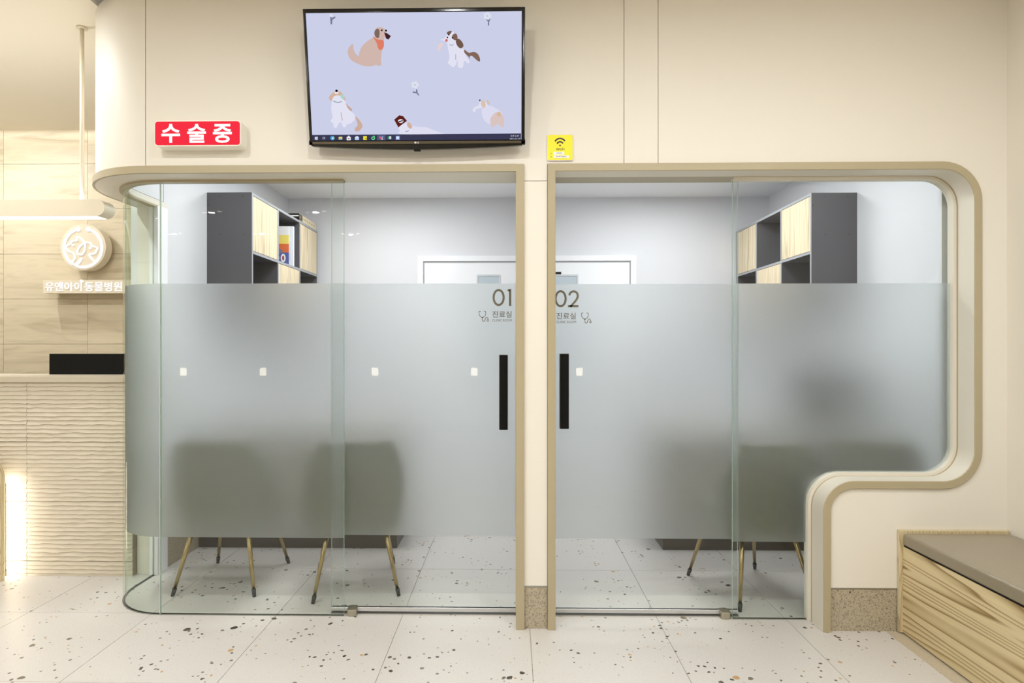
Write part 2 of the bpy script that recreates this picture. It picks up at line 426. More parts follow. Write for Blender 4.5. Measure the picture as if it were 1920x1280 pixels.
# floor -----------------------------------------------------------
fl = obj('floor', bx(-7.2, 2.6, -4.6, 5.9, -.08, -.0035), 'joint'); tag(fl, 'cream terrazzo tile floor with dark chips running through the whole clinic', 'floor', kind='structure')
tx0 = G(742, 1185)[0]; ty0 = G(500, 1150.7)[1]
tm = None; TS = .606; gap = .0012
ix0 = -11; ix1 = 4
for i in range(-7, 5):
    for j in range(-3, 5):
        xa = tx0+i*TS; ya = ty0+j*TS
        xb, yb = xa+TS, ya+TS
        if xa > 2.35: continue
        if tm is None:
            b = NB(); box(b, gap, TS-gap, gap, TS-gap, -.01, 0)
            o = obj('tile', b, 'terrazzo', fl); tm = o.data
        else:
            o = bpy.data.objects.new('tile', tm); COL.objects.link(o); o.parent = fl
        o.location = (xa, ya, 0)
obj('border_tile', bx(1.69, 1.765, .3, YW, -.002, .0012), 'border', fl)

# lobby ceiling, other lobby walls --------------------------------
b = NB(); box(b, -7.1, XR, -4.5, YW+.02, ZC, ZC+.12); box(b, -7.1, -2.0, YW+.02, 4.56, ZC, ZC+.12)
box(b, -7.1, -2.0, 4.56, 4.8, ZC+.12, ZC+.2)
tag(obj('ceiling', b, 'ceil'), 'cream painted lobby ceiling with a light cove over the reception', 'ceiling', kind='structure')
tag(obj('wall_right', bx(XR, XR+.1, -4.5, YW+.02, 0, ZC), 'paint'), 'beige side wall of the lobby behind the bench', 'wall', kind='structure')
tag(obj('wall_behind', bx(-7.1, XR, -4.6, -4.5, 0, ZC), 'paint'), 'beige lobby wall facing the clinic rooms', 'wall', kind='structure')
tag(obj('wall_left', bx(-7.2, -7.1, -4.6, 4.8, 0, ZC+.2), 'paint'), 'far left lobby wall in beige paint', 'wall', kind='structure')

# front wall with fascia, pillar, right part ------------------------
cor = [(xjr, 0, 0), (xjr, ZI, 0), (XRIN, ZI, .14), (XRIN, W(1700, 902, YT)[1], .14), (XLOW, W(1700, 902, YT)[1], .14), (XLOW, 0, 0)]
# path runs up the left jamb, right along the head and down; outside lies to the left (+offset)
path = corner_path(cor)
outer = path(TW)
def xs(px): return X(px, YW)
g = .0013
wf = NB()
# backing (behind the panels)
back = [(CXC, ZO), (xjlo, ZO), (xjlo, 0), (xpr, 0)] + outer + [(XR, 0), (XR, ZC), (CXC, ZC)]
clean = [back[0]]
for p in back[1:]:
    if math.hypot(p[0]-clean[-1][0], p[1]-clean[-1][1]) > 1e-4: clean.append(p)
def subpoly(poly):
    out_ = [poly[0]]
    for p in poly[1:]:
        if math.hypot(p[0]-out_[-1][0], p[1]-out_[-1][1]) > 1e-4: out_.append(p)
    return out_
prism(wf, clean, YW+.014, YG+.075)
wall = obj('wall_front', wf, 'groove'); tag(wall, 'beige panelled front wall above and between the two glass fronted rooms', 'wall', kind='structure')
def panel(pts, y0=YW, y1=YW+.0155, m='paint', name='panel'):
    b = NB(); prism(b, subpoly(pts), y0, y1); return obj(name, b, m, wall)
zj = W(1005, 339, YW)[1]
x1, x2, x0 = xs(1170), xs(1234), xs(272)
panel([(x0+g, ZO), (xjlo, ZO), (xjlo, zj+g), (xpr, zj+g), (xpr, ZO), (x1-g, ZO), (x1-g, ZC), (x0+g, ZC)])
panel([(x1+g, ZO), (x2-g, ZO), (x2-g, ZC), (x1+g, ZC)])
ZBB = .197
top_i = [k for k, p in enumerate(outer) if p[0] > 1.5][0]
panel([(x2+g, ZC), (x2+g, ZO)] + outer[top_i-0:-1] + [(outer[-1][0], ZBB), (XR, ZBB), (XR, ZC)])
panel([(xjlo, ZBB), (xpr, ZBB), (xpr, zj-g), (xjlo, zj-g)])
# curved fascia panel
def arcpts(cx, cy, r, a0, a1, n=24): return [(cx+r*math.cos(math.radians(a0+(a1-a0)*k/n)), cy+r*math.sin(math.radians(a0+(a1-a0)*k/n))) for k in range(n+1)]
def shell_plan(bm, inner_r, outer_r, z0, z1, tail, cx=CXC, cy=CYC, head=0.0, mi=0, n=24):
    """a wall that follows the rounded corner: arc 270->180 deg plus straight pieces at both ends"""
    O = [(cx+head, cy-outer_r)]*(1 if head else 0) + arcpts(cx, cy, outer_r, 270, 180, n) + ([(cx-outer_r, tail)] if tail else [])
    I = [(cx+head, cy-inner_r)]*(1 if head else 0) + arcpts(cx, cy, inner_r, 270, 180, n) + ([(cx-inner_r, tail)] if tail else [])
    vs = [[bm.verts.new((p[0], p[1], z)) for p in L] for L, z in ((O, z0), (O, z1), (I, z1), (I, z0))]
    for k in range(4):
        A, B = vs[k], vs[(k+1) % 4]
        for j in range(len(A)-1):
            f = bm.faces.new((A[j], A[j+1], B[j+1], B[j])); f.material_index = mi
    bm.faces.new([v[0] for v in vs]); bm.faces.new([v[-1] for v in vs][::-1])
    return bm
RO = CYC-YW
b = NB(); shell_plan(b, RO-.0155, RO, ZO, ZC, 3.50, head=x0-g-CXC)
autosmooth(obj('curved_panel', b, 'paint', wall))
b = NB(); shell_plan(b, RO-.12, RO-.0157, ZO, ZC, 3.50, head=.02)
autosmooth(obj('curved_backing', b, 'groove', wall))
# terrazzo baseboards with steel cap
bb = obj('baseboard_pillar', bx(xjlo, xpr, YW+.004, YW+.0139, 0, ZBB-.006), 'terrazzo_grey'); tag(bb, 'short grey terrazzo baseboard at the foot of the pillar', 'baseboard', kind='structure')
obj('cap_strip', bx(xjlo, xpr, YW+.001, YW+.0139, ZBB-.006, ZBB), 'steel', bb)
bb = obj('baseboard_right', bx(XLOW+TW, XR, YW+.004, YW+.0139, 0, ZBB-.006), 'terrazzo_grey'); tag(bb, 'grey terrazzo baseboard left of the wooden bench', 'baseboard', kind='structure')
obj('cap_strip', bx(XLOW+TW, XR, YW+.001, YW+.0139, ZBB-.006, ZBB), 'steel', bb)

# right frame ---------------------------------------------------------
b = NB(); sweep_profile(b, path, [(TW, YW+.03), (TW, YT+.002), (TW-.002, YT), (.002, YT), (0, YT+.002), (0, YG+.014), (.02, YG+.014), (.02, YW+.03)])
box(b, xjr-.02, X(1390, YD), YG+.0145, YG+.075, ZI, ZO-.001); box(b, xjr-.02, xjr, YG+.0145, YG+.075, 0, ZI)
t2 = autosmooth(obj('trim_2', b, 'trim')); tag(t2, 'tan lacquered frame with rounded corners stepping around room 02', 'window frame', kind='structure')
b = NB(); sweep_profile(b, path, [(-.0005, YT+.004), (-.0005, YG-.03), (.001, YG-.03), (.001, YT+.004)])
autosmooth(obj('reveal_lining', b, 'reveal', t2))
# inner bead that holds the fixed glass (from the sliding door edge on)
xfr = X(1373, YG)
cor2 = [(xfr, ZI, 0)] + cor[2:]
b = NB(); sweep_profile(b, corner_path(cor2), [(0, YG-.02), (-.012, YG-.018), (-.014, YG-.012), (-.014, YG+.02), (0, YG+.02)])
autosmooth(obj('glazing_bead', b, 'reveal', t2))

# left frame ----------------------------------------------------------
t1 = NB()
box(t1, xjl, xjlo, YT, YG+.075, 0, ZO-.001)
left_tr = obj('trim_1', t1, 'trim'); tag(left_tr, 'tan lacquered frame with a rounded overhanging head around room 01', 'window frame', kind='structure')
RT = CYC-YT
b = NB()
pl = [(xjl, YT+.006)] + arcpts(CXC, CYC, RT-.006, 270, 180, 28) + [(CXC-RT+.006, 3.50), (CXC-.312, 3.50)] + [(p[0], p[1]) for p in arcpts(CXC, CYC, .312, 180, 270, 18)] + [(xjl, YG+.075)]
# band as face board + soffit
shell_plan(b, RT-.012, RT, ZI, ZO, 3.50, head=xjl-CXC, n=28)
o = autosmooth(obj('face_band', b, 'trim', left_tr))
b = NB(); prism(b, pl, ZI+.0005, ZO-.001, 'z'); o = obj('soffit', b, 'reveal', left_tr)
XFE = X(645, YG)        # right edge of left fixed pane
b = NB(); shell_plan(b, CYC-YG-.02, CYC-YG+.02, ZI-.010, ZI+.001, 3.42, head=XFE-CXC, n=28)
autosmooth(obj('glazing_bead', b, 'trim', left_tr))

# clinic rooms shell ----------------------------------------------------
tag(obj('wall_back', bx(XLW-.2, XRW+.1, YB, YB+.1, 0, ZR), 'white'), 'white back wall of both clinic rooms', 'wall', kind='structure')
wl = obj('wall_room_left', bx(-2.21, XLW, 3.50, YB, 0, ZC), 'white'); tag(wl, 'white left side wall of room 01', 'wall', kind='structure')
obj('end_panel', bx(-2.128, -2.045, 3.425, 3.50, 0, ZI), 'paint', wl)
obj('jamb', bx(-2.045, -1.995, 3.40, 3.50, 0, ZI-.001), 'whitegloss', wl, bevel=.002)
obj('terrazzo_cladding', bx(XLW, -2.012, 3.50, 3.90, 0, .42), 'terrazzo_grey', wl)
tag(obj('wall_room_right', bx(XRW, XRW+.1, YG+.06, YB, 0, ZR), 'white'), 'white right side wall of room 02', 'wall', kind='structure')
tag(obj('wall_partition', bx(.10, .155, YG+.076, YB, 0, ZR), 'white'), 'partition wall between the rooms behind the pillar', 'wall', kind='structure')
b = NB(); prism(b, [(XRW+.1, YG+.06), (XRW+.1, YB+.1), (XLW, YB+.1), (XLW, 3.52), (CXC-RO+.13, 3.46)] + arcpts(CXC, CYC, RO-.13, 180, 268, 16) + [(CXC, YG+.06)], ZR, ZR+.1, 'z'); tag(obj('ceiling_rooms', b, 'roomceil'), 'white ceiling of the clinic rooms', 'ceiling', kind='structure')
b = NB(); box(b, CXC, XRW+.1, YG+.0755, YG+.095, ZO, ZR+.1); box(b, XRW-.29, XRW, YG+.0755, YG+.095, 0, ZO)
box(b, XLOW+.03, XRW, YG+.0755, YG+.095, 0, W(1700, 902, YT)[1]-.04)
tag(obj('wall_header', b, 'white'), 'white inner face of the front wall above the glass', 'wall', kind='structure')
b = NB(); shell_plan(b, RO-.14, RO-.121, ZO, ZR, 3.46, head=.02); autosmooth(tag(obj('wall_curved_header', b, 'white'), 'white inner face of the rounded corner above the glass', 'wall', kind='structure'))

# interior doors at the back
def back_door(k, xl, xr, wx0, wx1, label, strip):
    zt = W(900, 480, YB)[1]
    d = empty('door_%d' % k, ((xl+xr)/2, YB, 0)); tag(d, label, 'door', kind='structure')
    L = lambda v: v-(xl+xr)/2
    tw = .05
    b = NB()
    pts = [(L(xl), 0), (L(xl)+tw, 0), (L(xl)+tw, zt-tw), (L(xr)-tw, zt-tw), (L(xr)-tw, 0), (L(xr), 0), (L(xr), zt), (L(xl), zt)]
    prism(b, pts, -.03, 0); obj('door_frame', b, 'whitegloss', d, bevel=.002)
    b = NB()
    pts = [(L(xl)+tw, 0), (L(xl)+tw+.012, 0), (L(xl)+tw+.012, zt-tw-.014), (L(xr)-tw-.012, zt-tw-.014), (L(xr)-tw-.012, 0), (L(xr)-tw, 0), (L(xr)-tw, zt-tw), (L(xl)+tw, zt-tw)]
    prism(b, pts, -.016, 0); obj('door_stop', b, mat('grey_gap', (168,170,172), .5), d)
    obj('door_leaf', bx(L(xl)+tw+.012, L(xr)-tw-.012, -.014, -.001, .01, zt-tw-.014), 'whitegloss', d)
    z1 = W(915, 515, YB)[1]; z0 = .9
    b = NB(); w0, w1 = L(wx0), L(wx1)
    for q in ((w0, w0+.014, z0, z1), (w1-.014, w1, z0, z1), (w0+.014, w1-.014, z1-.014, z1), (w0+.014, w1-.014, z0, z0+.014)):
        box(b, q[0], q[1], -.022, -.014, q[2], q[3])
    f = obj('vision_frame', b, mat('light_grey_frame', (206,208,210), .4), d)
    obj('vision_pane', bx(w0+.014, w1-.014, -.0165, -.0142, z0+.014, z1-.014), mat('pale_blue_pane', (188,200,208), .15), f)
    if strip:
        s0, s1 = [X(v, YB)-(xl+xr)/2 for v in strip]
        obj('dark_plate', bx(s0, s1, -.020, -.014, W(1045, 514, YB)[1], W(1045, 510, YB)[1]), 'dark', d)
    b = NB(); tube(b, (L(xr)-tw-.08, -.014, 1.0), (L(xr)-tw-.08, -.06, 1.0), .01); tube(b, (L(xr)-tw-.08, -.055, 1.0), (L(xr)-tw-.2, -.055, 1.0), .009)
    obj('door_handle', b, 'steel', d)
back_door(3, X(784, YB), .098, X(894, YB), X(938, YB), 'white inner door with narrow window at the back of room 01', None)
back_door(4, .16, X(1192, YB), X(1036, YB), X(1084, YB), 'white inner door with dark plate above its window in room 02', (1030, 1052))

# ================================================================== GLASS
def frost_z(py_top, py_bot, px, Y): return W(px, py_bot, Y)[1], W(px, py_top, Y)[1]
def pane(name, x0, x1, y, z0, z1, parent, th=.010):
    b = NB(); box(b, x0, x1, y-th/2, y+th/2, z0, z1)
    for f in b.faces:
        if abs(f.normal.y if f.normal.length else f.calc_center_median().y-y) < .004: pass
    b.normal_update()
    for f in b.faces: f.material_index = 0 if abs(f.normal.y) > .5 else 1
    return obj(name, b, ['glass', 'edge'], parent)
z0f, z1f = frost_z(531, 1008, 460, YG)
w1 = empty('window_1', (0, 0, 0)); tag(w1, 'fixed frosted glass screen of room 01 with its curved corner pane', 'glass screen', kind='structure')
XS = X(301, YG)
pane('flat_pane', XS+.0015, XFE, YG, .004, ZI-.004, w1)
obj('frosted_film', bx(XS+.0015, XFE, YG+.0052, YG+.0062, z0f, z1f), 'frost', w1)
RG = CYC-YG
# the flat pane's seam lies where the curve begins
b = NB(); shell_plan(b, RG-.005, RG+.005, .004, ZI-.004, 3.40, head=XS-.0015-CXC, n=32)
b.normal_update(); nf = len(b.faces)
for f in b.faces: f.material_index = 1 if (abs(f.normal.z) > .7 or f.index >= nf-2) else 0
for f in b.faces: f.material_index = 1 if abs(f.normal.z) > .7 else 0
autosmooth(obj('curved_pane', b, ['glass', 'edge'], w1))
b = NB(); shell_plan(b, RG-.0062, RG-.0052, z0f, z1f, 3.40, head=XS-.0015-CXC, n=32)
autosmooth(obj('curved_frosted_film', b, 'frost', w1))
b = NB(); box(b, XS-.001, XS+.001, YG-.0055, YG+.005, .004, ZI-.004); obj('seam', b, mat('silicone_seam', (196,202,196), .3), w1)
b = NB(); shell_plan(b, RG-.007, RG+.007, 0, .004, 3.40, head=XFE-CXC, n=32); obj('floor_gasket', b, mat('gasket', (132,134,124), .6), w1)

# right fixed pane follows the frame outline
z0r, z1r = frost_z(531, 1016, 1450, YG)
w2 = empty('window_2'); tag(w2, 'fixed frosted glass screen of room 02 stepping over the low wall', 'glass screen', kind='structure')
inr = corner_path([(xfr, ZI-.013, 0)] + [(XRIN-.011, ZI-.013, .13), (XRIN-.011, cor[3][1]+.012, .13), (XLOW-.012, cor[3][1]+.012, .15), (XLOW-.012, .004, 0), (xfr, .004, 0)])(0)
def clip(poly, z, above):
    outp = []; n_ = len(poly)
    for i in range(n_):
        a, c = poly[i], poly[(i+1) % n_]
        ia = (a[1] >= z) == above; ic = (c[1] >= z) == above
        if ia: outp.append(a)
        if ia != ic:
            t = (z-a[1])/(c[1]-a[1]); outp.append((a[0]+(c[0]-a[0])*t, z))
    return outp
b = NB(); prism(b, subpoly(inr), YG-.005, YG+.005); b.normal_update()
for f in b.faces: f.material_index = 0 if abs(f.normal.y) > .5 else 1
obj('shaped_pane', b, ['glass', 'edge'], w2)
b = NB(); prism(b, subpoly(clip(clip(subpoly(inr), z1r, False), z0r, True)), YG+.0052, YG+.0062); obj('frosted_film', b, 'frost', w2)
obj('floor_gasket', bx(xfr, XLOW, YG-.007, YG+.007, 0, .004), mat('gasket', (132,134,124), .6), w2)

def handle(b_, px0, px1, py0, py1, Y):
    xa, za = W(px0, py1, Y); xb, zb = W(px1, py0, Y); return xa, xb, za, zb
def sliding(k, x0, x1, pyt, pyb, pxm, label):
    d = empty('door_%d' % k); tag(d, label, 'glass door', kind='structure')
    pane('door_pane', x0, x1, YD, .030, ZI+.02, d)
    zb, zt = frost_z(pyt, pyb, pxm, YD)
    zt, zb = W(pxm, pyt, YD)[1], W(pxm, pyb, YD)[1]
    obj('frosted_film', bx(x0, x1, YD+.0052, YD+.0062, zb, zt), 'frost', d)
    b = NB(); box(b, x0, x1, YD-.009, YD+.009, .010, .030); obj('bottom_rail', b, 'silver', d, bevel=.002)
    obj('floor_track', bx(x0-.0, x1, YD-.012, YD+.012, 0, .005), mat('track_grey', (120,120,116), .4, .6), d)
    return d
xd1 = X(622, YD); xd2 = xjl+.03
d1 = sliding(1, xd1, xd2, 531, 1004, 800, 'sliding glass door 01 with black bar handle on its right')
xd3 = xjr-.03; xd4 = X(1383, YD)
d2 = sliding(2, xd3, xd4, 532, 1010, 1200, 'sliding glass door 02 with black bar handle on its left')
for d, px0, px1, py0, py1, dn in ((d1, 936, 952, 665, 806, 1), (d2, 1050, 1067, 663, 804, 2)):
    xa, za = W(px0, py1, YD-.04); xb, zb = W(px1, py0, YD-.04)
    hb = obj('bar_handle', bx(xa+.001, xb-.001, YD-.045, YD-.022, za+.001, zb-.001), 'dark', d, bevel=.002)
    b = NB(); box(b, xa-.001, xb+.001, YD-.022, YD-.0052, za-.001, zb+.001); obj('handle_back', b, 'steel', hb, bevel=.001)
for px, py0, py1, d in ((659.5, 1141, 1153, d1), (1361, 1146, 1158, d2)):
    gx = X(px, YG-.0); b = NB(); r = .0235
    prism(b, rrect(gx-r, gx+r, YG-.010, YD+.016, .014), 0, .032, 'z'); gb = obj('guide_block', b, 'brassblock', d, bevel=.002)

# lettering on the doors (positions measured on the plane of the doors)
def sgn(d, name, pts, w, Y, closed=False, m='lettering', caps=True, scale=1.0):
    P = [W(p[0], p[1], Y) for p in pts]; b = NB(); ribbon(b, P, w*Y/F, Y-.0058, Y-.0052, closed, caps=caps); return obj(name, b, m, d)
def zz(x, y): return (880+x/8, 530+y/8)
def ell(cx, cy, rx, ry, n=40, a0=0, a1=360): return [zz(cx+rx*math.cos(math.radians(a0+(a1-a0)*k/n)), cy+ry*math.sin(math.radians(a0+(a1-a0)*k/n))) for k in range(n+(0 if a1-a0 == 360 else 1))]
sgn(d1, 'numeral', ell(440, 222, 75, 112), 3.9, YD, True)
sgn(d1, 'numeral', [zz(576, 122), zz(590, 112), zz(612, 112)], 3.4, YD, caps=False)
sgn(d1, 'numeral', [zz(611, 96), zz(611, 348)], 4.2, YD, caps=False)
sgn(d2, 'numeral', ell(1368, 240, 75, 112), 3.9, YD, True)
sgn(d2, 'numeral', ell(1562, 190, 62, 60, 14, 180, 360)[0:] + [zz(1621, 222), zz(1600, 262), zz(1555, 315), zz(1512, 360)], 3.9, YD, caps=False)
sgn(d2, 'numeral', [zz(1478, 352), zz(1634, 352)], 3.9, YD, caps=False)
for d, ox, oy, tx, sx in ((d1, 0, 0, 345, 145), (d2, 960, 25, 345, 720)):
    for s, ya, yb, w_ in (('진료실', 425, 520, 290), ('CLINIC ROOM', 545, 580, 294)):
        p0 = W(*zz(tx+ox, yb+oy), YD); p1 = W(*zz(tx+ox+w_, ya+oy), YD)
        text_obj('lettering', s, 'lettering', p0[0], p1[0], p0[1], p1[1], YD-.0052, .0006, d, offset=0 if s[0] == 'C' else .006)
    q = sx+ox; r_ = oy
    icon = NB()
    for pts in ([(q+22, 428+r_), (q+4, 432+r_), (q+2, 460+r_), (q+12, 495+r_), (q+50, 520+r_), (q+90, 495+r_), (q+102, 460+r_), (q+98, 432+r_), (q+80, 428+r_)],
                [(q+52, 520+r_), (q+52, 560+r_), (q+70, 580+r_), (q+90, 565+r_), (q+96, 535+r_), (q+116, 518+r_), (q+134, 530+r_), (q+134, 548+r_)]):
        ribbon(icon, spline([W(*zz(*p), YD) for p in pts], False, 4), 1.1*YD/F, YD-.0058, YD-.0052)
    ribbon(icon, [W(*zz(q+134+12*math.cos(a*PI/8), 563+r_+14*math.sin(a*PI/8)), YD) for a in range(16)], 1.1*YD/F, YD-.0058, YD-.0052, True)
    disc(icon, W(*zz(q+52, 522+r_), YD), .0035, YD-.0058, YD-.0052)
    obj('stethoscope_icon', icon, 'lettering', d)

# ================================================================== RECEPTION (left)
YRW = 4.68; YDK = 3.375
# tiled wall
rw = obj('wall_reception', bx(-7.1, -2.215, YRW+.012, YRW+.1, 0, ZC+.12), 'joint'); tag(rw, 'beige stone tiled wall behind the reception desk', 'wall', kind='structure')
tw_, th_ = 161/F*4.72, 84.8/F*4.72
xj0 = X(164.5, YRW); zj0 = W(100, 476, YRW)[1]
shared = None
for r in range(-7, 8):
    z0 = zj0+r*th_; z1 = z0+th_
    if z1 < .0 or z0 > ZC+.1: continue
    off = 0
    for c in range(-8, 3):
        xa = xj0+c*tw_
        if xa > -2.23 or xa+tw_ < -6.9: continue
        if xa+tw_ > -2.215:
            b = NB(); box(b, .0012, -2.217-xa, 0, .012, .0012, th_-.0012); o = obj('tile', b, 'stone', rw); o.location = (xa, YRW, z0); continue
        if shared is None:
            b = NB(); box(b, .0012, tw_-.0012, 0, .012, .0012, th_-.0012); o = obj('tile', b, 'stone', rw); shared = o.data
        else:
            o = bpy.data.objects.new('tile', shared); COL.objects.link(o); o.parent = rw
        o.location = (xa, YRW, z0)
# desk
desk = empty('reception_desk', (-3.2, YDK, 0)); tag(desk, 'cream reception desk clad in wavy ribbed tiles left of the glass corner', 'reception desk')
DR = -2.13; DL = -5.2
def loc(bm): 
    for v in bm.verts: v.co.x += 3.2; v.co.y -= YDK
    return bm
obj('desk_body', loc(bx(DL, DR, YDK+.016, YDK+.12, 0, 1.085)), 'groove', desk)
obj('counter_top', loc(box(bx(DL, DR, YDK-.004, 3.49, 1.087, 1.121), DL, -2.23, 3.49, YDK+.34, 1.087, 1.121)), 'wave', desk, bevel=.003)
obj('work_top', loc(bx(DL, -2.26, YDK+.12, YDK+.72, .70, .73)), 'wave', desk)
obj('side_panel', loc(bx(-2.26, -2.23, YDK+.12, YDK+.72, 0, 1.085)), 'wave', desk)
TWW, THH = .60, 111.5/F*3.43
def wave_tile(nr=14.0):
    import mathutils.noise as mn
    b = NB(); nx = 34; sub = 8; hh = THH*nr/14
    nz_ = int(round(nr*sub)); rows = []
    for j in range(nz_+1):
        row = []
        ph = 14-nr+j/sub; fl_ = math.floor(ph+1e-6); fr = ph-fl_
        p = fr/.125 if fr < .125 else 1-(fr-.125)/.875*.95
        for i in range(nx+1):
            u = i/nx*(TWW-.002)+.001
            wob = .20*mn.noise(Vector((u*9, fl_*3.1, 2))) + .16*mn.noise(Vector((u*26, fl_*1.7, 5)))
            if j in (0, nz_): wob = 0
            dp = .8+.35*mn.noise(Vector((u*12, fl_*2.3, 9)))
            row.append(b.verts.new((u, .012-.009*p*dp, j/nz_*(hh-.002)+.001+wob*THH/14*.8)))
        rows.append(row)
    for j in range(nz_):
        for i in range(nx):
            b.faces.new((rows[j][i], rows[j][i+1], rows[j+1][i+1], rows[j+1][i])).smooth = False
    bk = [b.verts.new((x, .016, z)) for x, z in ((.001, .001), (TWW-.001, .001), (TWW-.001, hh-.001), (.001, hh-.001))]
    b.faces.new([q[0] for q in rows]+[bk[3], bk[0]]); b.faces.new([q[-1] for q in rows][::-1]+[bk[1], bk[2]])
    b.faces.new(rows[0][::-1]+[bk[0], bk[1]]); b.faces.new(rows[-1]+[bk[2], bk[3]])
    return b
jz = W(49, 717, YDK)[1]
full = cut = None
for r in range(4):
    zt = jz-r*THH
    for c in range(5):
        xr = DR-c*TWW
        if zt-THH > 0:
            if full is None: o = obj('tile', wave_tile(), 'wave', desk); full = o.data
            else: o = bpy.data.objects.new('tile', full); COL.objects.link(o); o.parent = desk
            o.location = (xr-TWW+3.2, 0, zt-THH)
        else:
            if cut is None: o = obj('tile', wave_tile(14*zt/THH), 'wave', desk); cut = o.data
            else: o = bpy.data.objects.new('tile', cut); COL.objects.link(o); o.parent = desk
            o.location = (xr-TWW+3.2, 0, 0)
# arched plywood panel with glow
ap = empty('arched_panel', (-3.4, YDK-.06, 0)); tag(ap, 'rounded plywood panel with a white glow behind it at the left picture edge', 'decor panel')
xe = X(6.5, YDK-.07); zt = W(0, 858, YDK-.07)[1]
pts = [(-4.6+3.4, 0), (xe+3.4, 0)] + [(xe+3.4-.09+.09*math.cos(t*PI/16), zt-.09-.02+.11*math.sin(t*PI/16)) for t in range(9)] + [(-4.6+3.4, zt)]
b = NB(); prism(b, pts, -.025, 0); obj('board', b, 'ply', ap, bevel=.002)
b = NB(); box(b, xe+3.4-.035, xe+3.4-.02, .004, .012, .01, zt-.12); obj('led_strip', b, mat('arch_led', (0,0,0), .4, emit=(255,252,248), es=28), ap)
box_b = NB(); box(box_b, xe+3.4-.6, xe+3.4-.045, 0, .055, 0, zt-.15); obj('spacer', box_b, 'ply', ap)

# monitor standing on the desk's work top, seen over the counter
mo = empty('monitor', (X(170, 3.62), 3.64, .73)); tag(mo, 'black monitor seen from behind over the reception counter', 'monitor')
xa, za = W(92, 706, 3.62); xb, zb = W(238, 663, 3.62); mx_ = X(170, 3.62)
obj('casing', bx(xa-mx_, xb-mx_, -.02, .015, .06, zb-.73), 'dark', mo, bevel=.003)
b = NB(); box(b, -.03, .03, .015, .03, .012, .25); obj('stand', b, 'dark', mo)
obj('stand_foot', bx(-.1, .1, -.06, .08, .0, .012), 'dark', mo, bevel=.003)

# pendant light bar
pb = empty('pendant_light', (-3.3, 3.10, ZC)); tag(pb, 'long cream pendant light bar with rounded end over the reception desk', 'pendant lamp')
xe = X(196, 3.06); zt_, zb_ = W(150, 373.5, 3.06)[1]-ZC, W(150, 404.5, 3.06)[1]-ZC
rr = (zt_-zb_)/2
pts = [(-5.0+3.3, zb_), (xe+3.3-rr, zb_)] + [(xe+3.3-rr+rr*math.sin(k*PI/12), zt_-rr-rr*math.cos(k*PI/12)) for k in range(1, 12)] + [(xe+3.3-rr, zt_), (-5.0+3.3, zt_)]
b = NB(); prism(b, pts, -.04, .045); autosmooth(obj('lamp_body', b, 'signbody', pb), 40)
b = NB(); box(b, -5.0+3.3, xe+3.3-rr, -.034, .04, zt_, zt_+.002); obj('added_top_glow', b, mat('added_uplight_glow', (0,0,0), .4, emit=(255,246,230), es=1.2), pb)  # glowing strip added on the bar to go with the extra ceiling uplight
b = NB(); box(b, -5.0+3.3, xe+3.3-rr, -.034, .04, zb_-.002, zb_); obj('diffuser', b, mat('pendant_diffuser', (0,0,0), .4, emit=(255,253,250), es=1.6), pb)
xp = X(161.5, 3.13)+3.3
b = NB(); tube(b, (xp, .0, zt_), (xp, 0, -.008), .010); obj('suspension_rod', b, 'signbody', pb, True)
b = NB(); tube(b, (xp, 0, -.008), (xp, 0, 0), .026, .026, 24); obj('ceiling_cap', b, 'signbody', pb)
b = NB(); tube(b, (-4.6+3.3, .0, zt_), (-4.6+3.3, 0, 0), .010); obj('suspension_rod', b, 'signbody', pb, True)

# round logo sign
YS = 4.56
lx, lz = W(155.5, 463, YS)
ls = empty('logo_sign', (lx, YRW, lz)); tag(ls, 'round cream wall sign with glowing white line drawing of two pet heads', 'sign')
R0 = 43.2/F*(YS+.05)
b = NB(); disc(b, (0, 0), R0, YS-YRW+.002, YS-YRW+.075, n=64); autosmooth(obj('sign_body', b, 'signbody', ls), 40)
b = NB(); disc(b, (0, 0), R0*.45, YS-YRW+.075, 0, n=32); obj('spacer', b, 'signbody', ls)
def lg(x, y): p = W(80+x/8, 400+y/8, YS); return (p[0]-lx, p[1]-lz)
b = NB(); yy0, yy1 = YS-YRW-.004, YS-YRW+.002
wq = lambda v: v/8/F*4.63
ring = lambda a0, a1, n: [lg(605+284*math.cos(math.radians(a0+(a1-a0)*k/n)), 513+292*math.sin(math.radians(a0+(a1-a0)*k/n))) for k in range(n+1)]
left = [lg(530, 238), lg(495, 246), lg(440, 275)] + ring(225, 125, 18)[0:]
ribbon(b, left, wq(38), yy0, yy1)
right = [lg(680, 238), lg(720, 246), lg(765, 272)] + ring(-50, 105, 24) + [lg(478, 772), lg(545, 735), lg(575, 682)]
ribbon(b, right, wq(38), yy0, yy1)
for c in ((530, 238), (682, 238)): disc(b, lg(*c), wq(36), yy0, yy1)
cat = [(430, 745), (478, 680), (478, 625), (445, 590), (400, 572), (370, 545), (352, 500), (370, 480), (415, 455), (432, 425), (455, 410), (515, 405), (512, 362), (530, 352), (590, 390), (632, 450), (636, 500), (625, 560), (590, 612), (545, 615), (520, 580), (540, 520), (590, 465), (640, 438), (700, 440), (725, 462), (745, 490), (800, 505), (822, 525), (805, 560), (780, 600), (700, 612), (720, 660), (782, 725)]
ribbon(b, spline([lg(*p) for p in cat], False, 4), wq(24), yy0, yy1)
for c in ((452, 475), (713, 517)): disc(b, lg(*c), wq(17), yy0, yy1)
obj('glowing_outline', b, 'ledwhite', ls)
